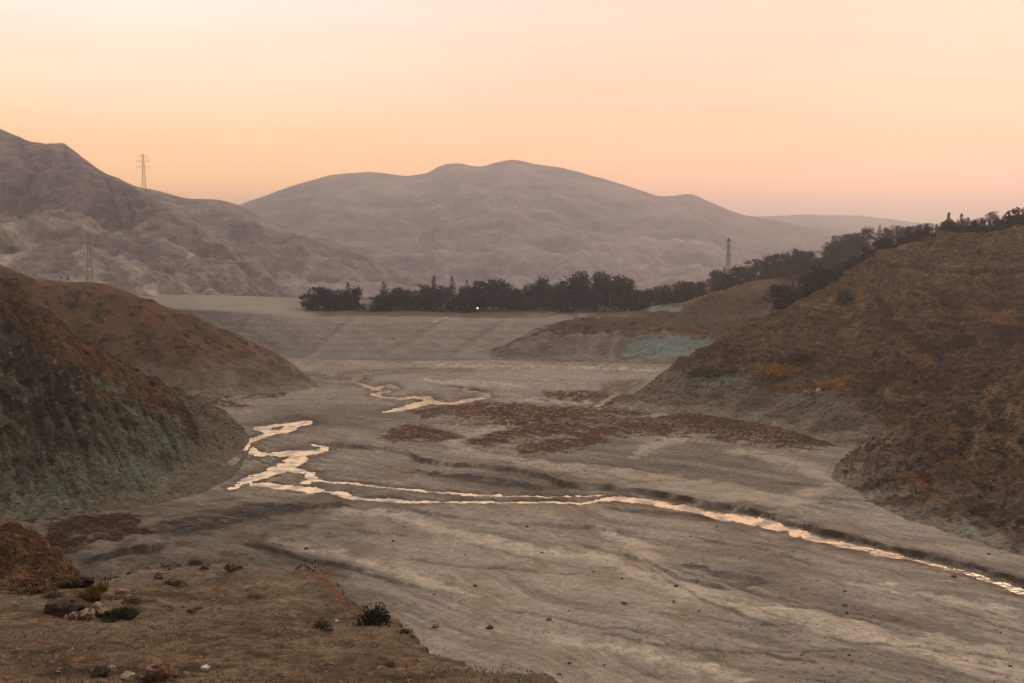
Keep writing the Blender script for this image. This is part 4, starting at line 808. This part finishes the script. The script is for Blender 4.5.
# ------------------------------------------------------------------ rocks
def rock_mesh(name, seed, mat, flat=.7, rough=.46, n=34):
    V = []; Fc = []
    th = np.linspace(0, math.pi, n)[:, None]; ph = np.linspace(0, 2 * math.pi, 2 * n, endpoint=False)[None, :]
    x = np.sin(th) * np.cos(ph); y = np.sin(th) * np.sin(ph); z = np.cos(th) + 0 * ph
    r = 1 + rough * fbm(x * 1.1 + seed, y * 1.1, z * 1.1, 2) + rough * .9 * (ridged(x * 1.5, y * 1.5 + seed, z * 1.5, 6) - .9) * .75
    # facets: clamp against random planes
    rr_ = np.random.default_rng(seed); P = np.stack([x * r, y * r, z * r * flat], -1)
    for k in range(13):
        nn = rr_.normal(size=3); nn /= np.linalg.norm(nn); lim = rr_.uniform(.62, .9); dd_ = np.clip(P @ nn - lim * (flat if abs(nn[2]) > .6 else 1), 0, None); P = P - dd_[..., None] * nn * .9
    m = 2 * n; P = P.reshape(-1, 3)
    for i in range(n - 1):
        for j in range(m): Fc.append((i * m + j, (i + 1) * m + j, (i + 1) * m + (j + 1) % m, i * m + (j + 1) % m))
    return poly_mesh(name, P, Fc, mat, smooth=True)
M_RK1 = plain_mat('brown_rock', G(92, 72, 58), .95, .5, 2.2, .1, 1.0); M_RK2 = plain_mat('dark_rock', G(56, 44, 38), .95, .5, 2.2, .1, 1.0); M_RK3 = plain_mat('pink_rock', G(100, 80, 69), .95, .4, 2.2, .1, 1.0); M_RK4 = plain_mat('pale_rock', G(138, 122, 104), .95, .35, 3, .1, .8); M_RK5 = plain_mat('white_stone', (.66, .63, .58), .7, .08, 4, .2, .3); M_RK7 = plain_mat('tan_rock', G(92, 74, 58) * .9, .95, .4, 2.2, .1, .8); M_RK8 = plain_mat('grey_green_rock', G(88, 85, 74) * .9, .95, .4, 1.2, .1, .8); M_RK6 = plain_mat('red_rock', G(78, 56, 46), .95, .4, 2.2, .1, 1.0)
def place_rock(name, px_, py_, wpx, flat, mat, label, seed, group=None, sink=.25, rot=None):
    loc, nor, ob = hit(px_, py_)
    if loc is None: return
    dist = (loc - Vector((0, 0, CAMZ))).length; s = wpx / 2 * dist / FPX
    o = link(name, rock_mesh(name, seed, mat, flat), None, (loc.x, loc.y, loc.z + s * flat * (1 - 2 * sink) * .6), (0, 0, seed if rot is None else rot), (s, s, s)); tag(o, label, 'rock', group)
    return o
place_rock('boulder', 62, 613, 40, .55, M_RK2, 'big dark flat-topped boulder left of the heap of small stones', 1)
place_rock('boulder', 80, 606, 22, .5, M_RK1, 'brown slab leaning against the big dark boulder', 2)
place_rock('boulder', 114, 600, 24, .7, M_RK3, 'pinkish boulder behind the green grass clump', 3)
place_rock('boulder', 86, 583, 17, .8, M_RK2, 'rounded dark boulder at the foot of the orange mound', 4)
place_rock('boulder', 160, 677, 36, .6, M_RK1, 'rounded brown boulder at the bottom edge beside a white stone', 5)
place_rock('boulder', 126, 678, 18, .6, M_RK4, 'pale grey rock between two boulders at the bottom edge', 6)
place_rock('boulder', 99, 677, 17, .7, M_RK2, 'dark rock with pale chips at the bottom edge', 7)
place_rock('boulder', 178, 676, 12, .55, M_RK1, 'small brown rock beside the rounded bottom boulder', 16)
place_rock('boulder', 112, 670, 9, .6, M_RK4, 'small pale rock above the dark rock at the bottom edge', 17)
place_rock('white_stone', 205, 670, 9, .8, M_RK5, 'round white stone on the brown slope', 8)
place_rock('white_stone', 196, 663, 6, .7, M_RK4, 'small greyish stone just behind the round white stone', 9)
place_rock('boulder', 232, 571, 15, .8, M_RK6, 'reddish pointed rock alone on the far edge of the near slope', 10)
place_rock('boulder', 490, 628, 10, .6, M_RK2, 'dark rock alone on the open pale lake bed', 11)
place_rock('boulder', 159, 578, 10, .6, M_RK6, 'reddish rock beside the dark low shrub', 12)
place_rock('boulder', 205, 569, 10, .55, M_RK2, 'dark rock behind the dark low shrub', 13)
place_rock('boulder', 806, 393, 5, .7, M_RK4, 'pale stone under the orange strip of brush', 14)
place_rock('boulder', 818, 391, 6, .7, M_RK4, 'larger pale stone under the orange strip of brush', 15)
place_rock('boulder', 337, 621.5, 4, .8, M_RK5, 'tiny white stone between two shrubs on the slope edge', 18)
place_rock('boulder', 383, 624, 4, .7, M_RK5, 'tiny white stone under the round dark bush', 19)
sr = [rock_mesh('heap_stone', 60 + i, m_, .75, .4, 12) for i, m_ in enumerate((M_RK1, M_RK4, M_RK3))]
for i in range(34):
    px_ = random.gauss(84, 10); py_ = 616 + random.gauss(0, 2.4) - (px_ - 84) * .10; loc, nor, ob = hit(px_, py_)
    if loc is None: continue
    s = random.uniform(.07, .17); o = link('heap_stone', random.choice(sr), None, (loc.x, loc.y, loc.z + s * .45), (random.random() * 3, random.random() * 3, random.random() * 6), (s, s, s)); tag(o, 'small stone of the pale heap beside the big dark boulder', 'stone', 'stones of the small heap')
# loose rock lying on the bed, individually
lr = [rock_mesh('loose_rock', 80 + i, m_, .6, .4, 10) for i, m_ in enumerate((M_RK2, M_RK6, M_RK1))]
for i in range(60):
    px_ = random.choice([random.uniform(330, 1010), random.uniform(240, 700)]); py_ = random.uniform(520, 675); loc, nor, ob = hit(px_, py_)
    if loc is None or not ob.startswith('lake_bed'): continue
    s = random.uniform(.12, .36) * (1 if random.random() < .8 else 1.6); o = link('loose_rock', random.choice(lr), None, (loc.x, loc.y, loc.z + s * .2), (0, 0, random.random() * 6), (s * 1.3, s, s)); tag(o, 'small dark rock scattered on the pale near lake bed', 'rock', 'dark rocks scattered on the lake bed')

# ------------------------------------------------------------------ shrubs
def shrub_mesh(name, seed, mat, n=260, grassy=False, spread=1.0):
    r = np.random.default_rng(seed); V = []; Fc = []
    for k in range(n):
        if grassy:
            an = r.uniform(0, 6.28); q = math.sqrt(r.random()) * .8; p = np.array([math.cos(an) * q, math.sin(an) * q, 0]); h = r.uniform(.5, 1.0) * (1 - .35 * q); out_ = np.array([math.cos(an), math.sin(an), 0]) * r.uniform(.05, .55) * (q + .2)
            s = np.array([-math.sin(an + 1), math.cos(an + 1), 0]) * r.uniform(.012, .03); i = len(V); m_ = p + out_ * .45 + np.array([0, 0, h * .65])
            V.extend([p - s, p + s, m_ + s * .8, m_ - s * .8, p + out_ + np.array([0, 0, h])]); Fc += [(i, i + 1, i + 2, i + 3), (i + 3, i + 2, i + 4)]
        else:
            d_ = r.normal(size=3); d_[2] = abs(d_[2]); d_ /= np.linalg.norm(d_); q = r.uniform(.45, 1.05) * (1 + .22 * math.sin(3 * math.atan2(d_[1], d_[0]) + seed)); p = d_ * q * np.array([1, 1, .85]); a = r.normal(size=3); a /= np.linalg.norm(a); b = np.cross(a, d_); b /= np.linalg.norm(b) + 1e-9; s = r.uniform(.05, .12); i = len(V)
            V.extend([p - a * s, p - b * s * .5, p + a * s + d_ * s, p + b * s * .5]); Fc.append((i, i + 1, i + 2, i + 3))
    return poly_mesh(name, V, Fc, mat)
def stem_mesh(name, seed, n=9):
    r = np.random.default_rng(seed); s = []
    for k in range(n):
        an = r.uniform(0, 6.28); e = np.array([math.cos(an) * r.uniform(.3, .9), math.sin(an) * r.uniform(.3, .9), r.uniform(.4, .85)]); m_ = e * np.array([.4, .4, .55]); s += [((0, 0, -.15), m_, .02), (m_, e, .012)]
    return bars_mesh(name, s, M_DRY, .015)
def shrub(px_, py_, wpx, hf, mat, label, seed, grassy=False, n=420, cat='shrub', name='shrub', group=None, sx=1.0):
    loc, nor, ob = hit(px_, py_)
    if loc is None: return
    dist = (loc - Vector((0, 0, CAMZ))).length; s = wpx / 2 * dist / FPX / 1.0
    r = bpy.data.objects.new(name, None); COL.objects.link(r); r.location = loc - Vector((0, 0, .04)); r.scale = (s * sx, s, s * hf); tag(r, label, cat, group)
    link('foliage', shrub_mesh('foliage', seed, mat, n, grassy), r, (0, 0, 0), (0, 0, seed)); link('stem', stem_mesh('stem', seed), r)
    return r
shrub(375, 623, 34, 1.15, M_SHR, 'big round dark bush on the lip of the near slope', 1, n=900)
shrub(322, 628, 20, 1.1, M_SHR, 'small dark bush left of the big round bush', 2, n=420)
shrub(328, 631, 14, .7, M_SHR, 'low dark tuft at the foot of the small dark bush', 22)
shrub(405, 633, 16, .8, M_SHR, 'ragged small shrub hanging on the lip beyond the round bush', 3)
shrub(412, 637, 9, .8, M_SHR, 'last tiny shrub down the lip beyond the round bush', 4)
shrub(173, 585, 26, .5, M_SHR, 'low dark flat shrub below the reddish rocks', 5)
shrub(195, 564, 14, .8, M_DRY, 'dry brown shrub on the far edge of the near slope', 6)
shrub(386, 666, 22, .5, M_OLV, 'low olive tuft near the bottom below the round bush', 7, True)
shrub(254, 598, 24, .5, M_OLV, 'grey olive low shrub in the middle of the bare near slope', 8)
shrub(196, 610, 18, .4, M_OLV, 'flat olive tuft on bare ground right of the boulders', 9, True)
shrub(52, 597, 22, .55, M_GRN, 'dark green shrub at the foot of the orange mound behind the big boulder', 10)
shrub(118, 617, 38, .55, M_GRN, 'green grass clump beside the heap of pale stones', 11, True, 900, 'grass clump', 'grass_clump')
shrub(108, 621, 22, .5, M_SHR, 'dark low shrub in front of the green grass clump', 26)
shrub(132, 602, 24, .5, M_SHR, 'dark low shrub right of the pinkish boulder', 12)
shrub(149, 602, 14, .6, M_DRY, 'brown dry tuft right of the dark low shrub and pinkish boulder', 13)
shrub(70, 586, 22, .6, M_GRN, 'green tuft on the lower flank of the orange mound', 14, True)
shrub(88, 602, 26, 1.2, M_GLD, 'tall golden dry grass clump between the boulders', 15, True, 600, 'grass clump', 'grass_clump')
shrub(97, 592, 20, 1.0, M_GLD, 'golden brown grass below the rounded boulder', 27, True, 400, 'grass clump', 'grass_clump')
shrub(107, 587, 12, 3.0, M_DRY, 'thin bare upright stalks behind the pinkish boulder', 16, True, 14, 'plant', 'dry_plant')
shrub(99, 586, 6, 2.4, M_DRY, 'single short bare stalk behind the golden grass', 28, True, 6, 'plant', 'dry_plant')
shrub(697, 376, 22, 1.0, M_OLV, 'olive bush first in the line of bushes on the right slope', 17, sx=1.2)
shrub(716, 375, 24, .95, M_OLV, 'olive brown bush second in the line of bushes on the right slope', 18, sx=1.3)
shrub(733, 372, 14, .8, M_DRY, 'brown end bush of the olive pair on the right slope', 29)
shrub(771, 377, 30, 1.1, M_YEL, 'golden yellow bush on the right slope', 19, n=600)
shrub(788, 375, 24, 1.0, M_YEL, 'smaller golden bush joined to the golden yellow bush', 20)
shrub(800, 362, 30, .8, M_DRY, 'dark brown bush above the golden yellow bush', 21, sx=1.3)
shrub(842, 393, 18, 1.0, M_YEL, 'dark golden bush at the end of the orange brush strip', 23)
for i, px_ in enumerate((772, 786, 800, 814, 828)):
    shrub(px_, 390 - i * .8, 14, .7, M_YEL, 'low orange brush in the flat strip below the golden bush', 30 + i, True, 200, 'shrub', 'low_brush', 'orange brush of the flat strip')
shrub(846, 300, 20, 1.0, M_SHR, 'dark round bush just below the crest of the terraced slope', 24, n=500)
shrub(893, 345, 9, 1.2, M_SHR, 'dark narrow bush alone on the middle of the terraced slope', 25)

small = [shrub_mesh('scrub_bush', 200 + i, m_, 70) for i, m_ in enumerate((M_SHR, M_OLV, M_DRY, M_SHR, M_RED))]
def scatter_shrubs(n, box, names, size, label, group, choose):
    k = 0
    for i in range(n * 6):
        if k >= n: break
        px_ = random.uniform(box[0], box[2]); py_ = random.uniform(box[1], box[3]); loc, nor, ob = hit(px_, py_)
        if loc is None or ob.split('.')[0] not in names: continue
        s = random.uniform(*size) * random.choice((.7, 1, 1, 1.4)); o = link('scrub_bush', small[random.choice(choose)], None, loc - Vector((0, 0, s * .15)), (0, 0, random.random() * 6), (s * random.uniform(1, 1.5), s, s * random.uniform(.6, 1)))
        tag(o, label, 'shrub', group); k += 1
scatter_shrubs(62, (0, 270, 310, 385), ('bare_hill',), (.6, 1.3), 'small dark scrub bush dotting the bare brown hill', 'scrub bushes on the bare hill', (0, 0, 2, 4))
scatter_shrubs(70, (0, 275, 250, 500), ('craggy_hill',), (.5, 1.1), 'small dark scrub bush clinging to the craggy near hill', 'scrub bushes on the craggy hill', (0, 0, 1, 2, 4))
scatter_shrubs(85, (640, 225, 1024, 400), ('terraced_slope',), (.5, 1.2), 'small dark scrub bush dotting the terraced slope', 'scrub bushes on the terraced slope', (0, 1, 2, 0))
scatter_shrubs(45, (840, 370, 1024, 580), ('rocky_mound',), (.35, .9), 'small dark scrub bush on the rocky mound above the stream', 'scrub bushes on the rocky mound', (0, 1, 2))
scatter_shrubs(18, (880, 278, 1024, 372), ('terraced_slope',), (1.2, 2.2), 'large dark bush in a clump on the terraced slope', 'large bushes on the terraced slope', (0, 3))
scatter_shrubs(30, (90, 515, 330, 582), ('lake_bed', 'near_ground'), (.3, .7), 'low dark tuft on the damp ground behind the near rise', 'tufts on the damp ground', (0, 2, 4))
scatter_shrubs(34, (690, 255, 900, 320), ('forest_hill', 'valley_spur', 'terraced_slope'), (1.8, 3.4), 'dark bush spilling down the slope below the wood', 'bushes below the wood', (0, 0, 1))
scatter_shrubs(40, (500, 300, 790, 345), ('valley_spur',), (.8, 1.6), 'small dark scrub bush on the spur below the trees', 'scrub bushes on the spur', (0, 2, 4))

# ------------------------------------------------------------------ ground cover nobody could count
def cover(name, pts, mat, hgt, blades, wid):
    V = []; Fc = []; r = np.random.default_rng(len(pts))
    for p, s in pts:
        for k in range(blades):
            an = r.uniform(0, 6.28); q = r.uniform(0, .5) * s; b = np.array(p) + np.array([math.cos(an) * q, math.sin(an) * q, -.03]); t = b + np.array([r.normal(0, .25), r.normal(0, .25), r.uniform(.5, 1)]) * hgt * s; w_ = np.array([math.cos(an + 1.5), math.sin(an + 1.5), 0]) * wid * s; i = len(V)
            V.extend([b - w_, b + w_, t]); Fc.append((i, i + 1, i + 2))
    o = link(name, poly_mesh(name, V, Fc, mat)); o['kind'] = 'stuff'; return o
ii = np.argwhere(vegm_ if False else (vegm > .45)); sel = ii[rng.choice(len(ii), min(9000, len(ii)), replace=False)]
cover('marsh_scrub', [(bedV[a, b], random.uniform(.5, 1.3)) for a, b in sel], M_RED, .24, 5, .05)
bx = (fbm(fgV[..., 0] / 2.5, fgV[..., 1] / 2.5, 61, 3) > -.1) & (fgV[..., 1] < De * 1.0) & (PXg > -60) & (PXg < 620)
ii = np.argwhere(bx); ii = ii[(Dg[ii[:, 0], ii[:, 1]] > 14)]; sel = ii[rng.choice(len(ii), 7000, replace=False)]
cover('dry_grass', [(fgV[a, b], random.uniform(.4, 1.0)) for a, b in sel], M_STR, .11, 3, .02)
om_i = np.argwhere(fbm(omV[..., 0] / 1.5, omV[..., 1] / 1.5, 17, 3) > .0); om_i = om_i[rng.choice(len(om_i), 1500, replace=False)]
cover('dry_grass', [(omV[a, b], random.uniform(.5, 1.2)) for a, b in om_i], M_GLD, .28, 4, .035)
def gravel(name, V_, idx, smin, smax, mat):
    r = np.random.default_rng(5); Vt = []; Fc = []
    oc = np.array([(1,0,.1),(-.9,.2,0),(.1,1,-.1),(0,-.8,.15),(.35,.2,.6),(-.1,0,-.7)]); of = [(0,2,4),(2,1,4),(1,3,4),(3,0,4),(2,0,5),(1,2,5),(3,1,5),(0,3,5)]
    for a, b in idx:
        s = smin + (smax - smin) * r.random() ** 3; an = r.uniform(0, 6.28); ca, sa = math.cos(an), math.sin(an); i = len(Vt); q = oc * s * r.uniform(.5, 1.3, (6, 3)); q = np.stack([q[:, 0] * ca - q[:, 1] * sa, q[:, 0] * sa + q[:, 1] * ca, q[:, 2]], -1) + V_[a, b]
        Vt.extend(q); Fc.extend([(f[0] + i, f[1] + i, f[2] + i) for f in of])
    o = link(name, poly_mesh(name, Vt, Fc, mat)); o['kind'] = 'stuff'; return o
bx = (fgV[..., 1] < De * .99) & (PXg > -60) & (PXg < 620) & (Dg > 14); ii = np.argwhere(bx)
gravel('gravel', fgV, ii[rng.choice(len(ii), 4500, replace=False)], .02, .13, M_RK1)
m_ = np.argwhere((GY > 400) & (GY < 690) & (GX > 180) & (GX < 1030) & (tw > 1.6) & (fbm(X_b / 14, Y_b / 14, 21, 4) > .10)); gravel('gravel_bar', bedV, m_[rng.choice(len(m_), 2200, replace=False)], .04, .22, M_RK2)
m_ = np.argwhere((GY > 400) & (GY < 690) & (GX > 180) & (GX < 1030) & (tw > 1.6) & (fbm(X_b / 14, Y_b / 14, 31, 4) > .12)); gravel('gravel_bar', bedV, m_[rng.choice(len(m_), 3500, replace=False)], .04, .22, M_RK4)
for V_, sz, mat_ in ((rsV, (.1, .85), M_RK2), (rsV, (.1, .8), M_RK7), (rmV, (.08, 1.0), M_RK2), (rmV, (.08, .8), M_RK7), (nlV, (.08, .75), M_RK2), (nlV, (.08, .6), M_RK8), (omV, (.03, .2), M_RK2), (omV, (.03, .15), M_RK1)):
    m_ = np.argwhere((V_[..., 2] > 1.5) & (fbm(V_[..., 0] / 9, V_[..., 1] / 9, V_[..., 2] / 6 + 3 + 7 * len(bpy.data.meshes) % 5, 3) > .06)); gravel('rubble', V_, m_[rng.choice(len(m_), 2600, replace=False)], sz[0], sz[1], mat_)

# ================================================================== HAZE
hz = bpy.data.materials.new('dusk_haze'); hz.use_nodes = True; t_ = hz.node_tree
for n in list(t_.nodes): t_.nodes.remove(n)
ho = t_.nodes.new('ShaderNodeOutputMaterial'); pv = t_.nodes.new('ShaderNodeVolumePrincipled'); pv.inputs['Density'].default_value = HAZE_DENSITY; pv.inputs['Color'].default_value = (.88, .84, .90, 1); pv.inputs['Anisotropy'].default_value = .7
t_.links.new(pv.outputs[0], ho.inputs['Volume'])
haze = link('haze', box_mesh('haze', (-9200, -800, -10), (9200, 9200, 340), hz)); haze['kind'] = 'stuff'; haze.display_type = 'WIRE'
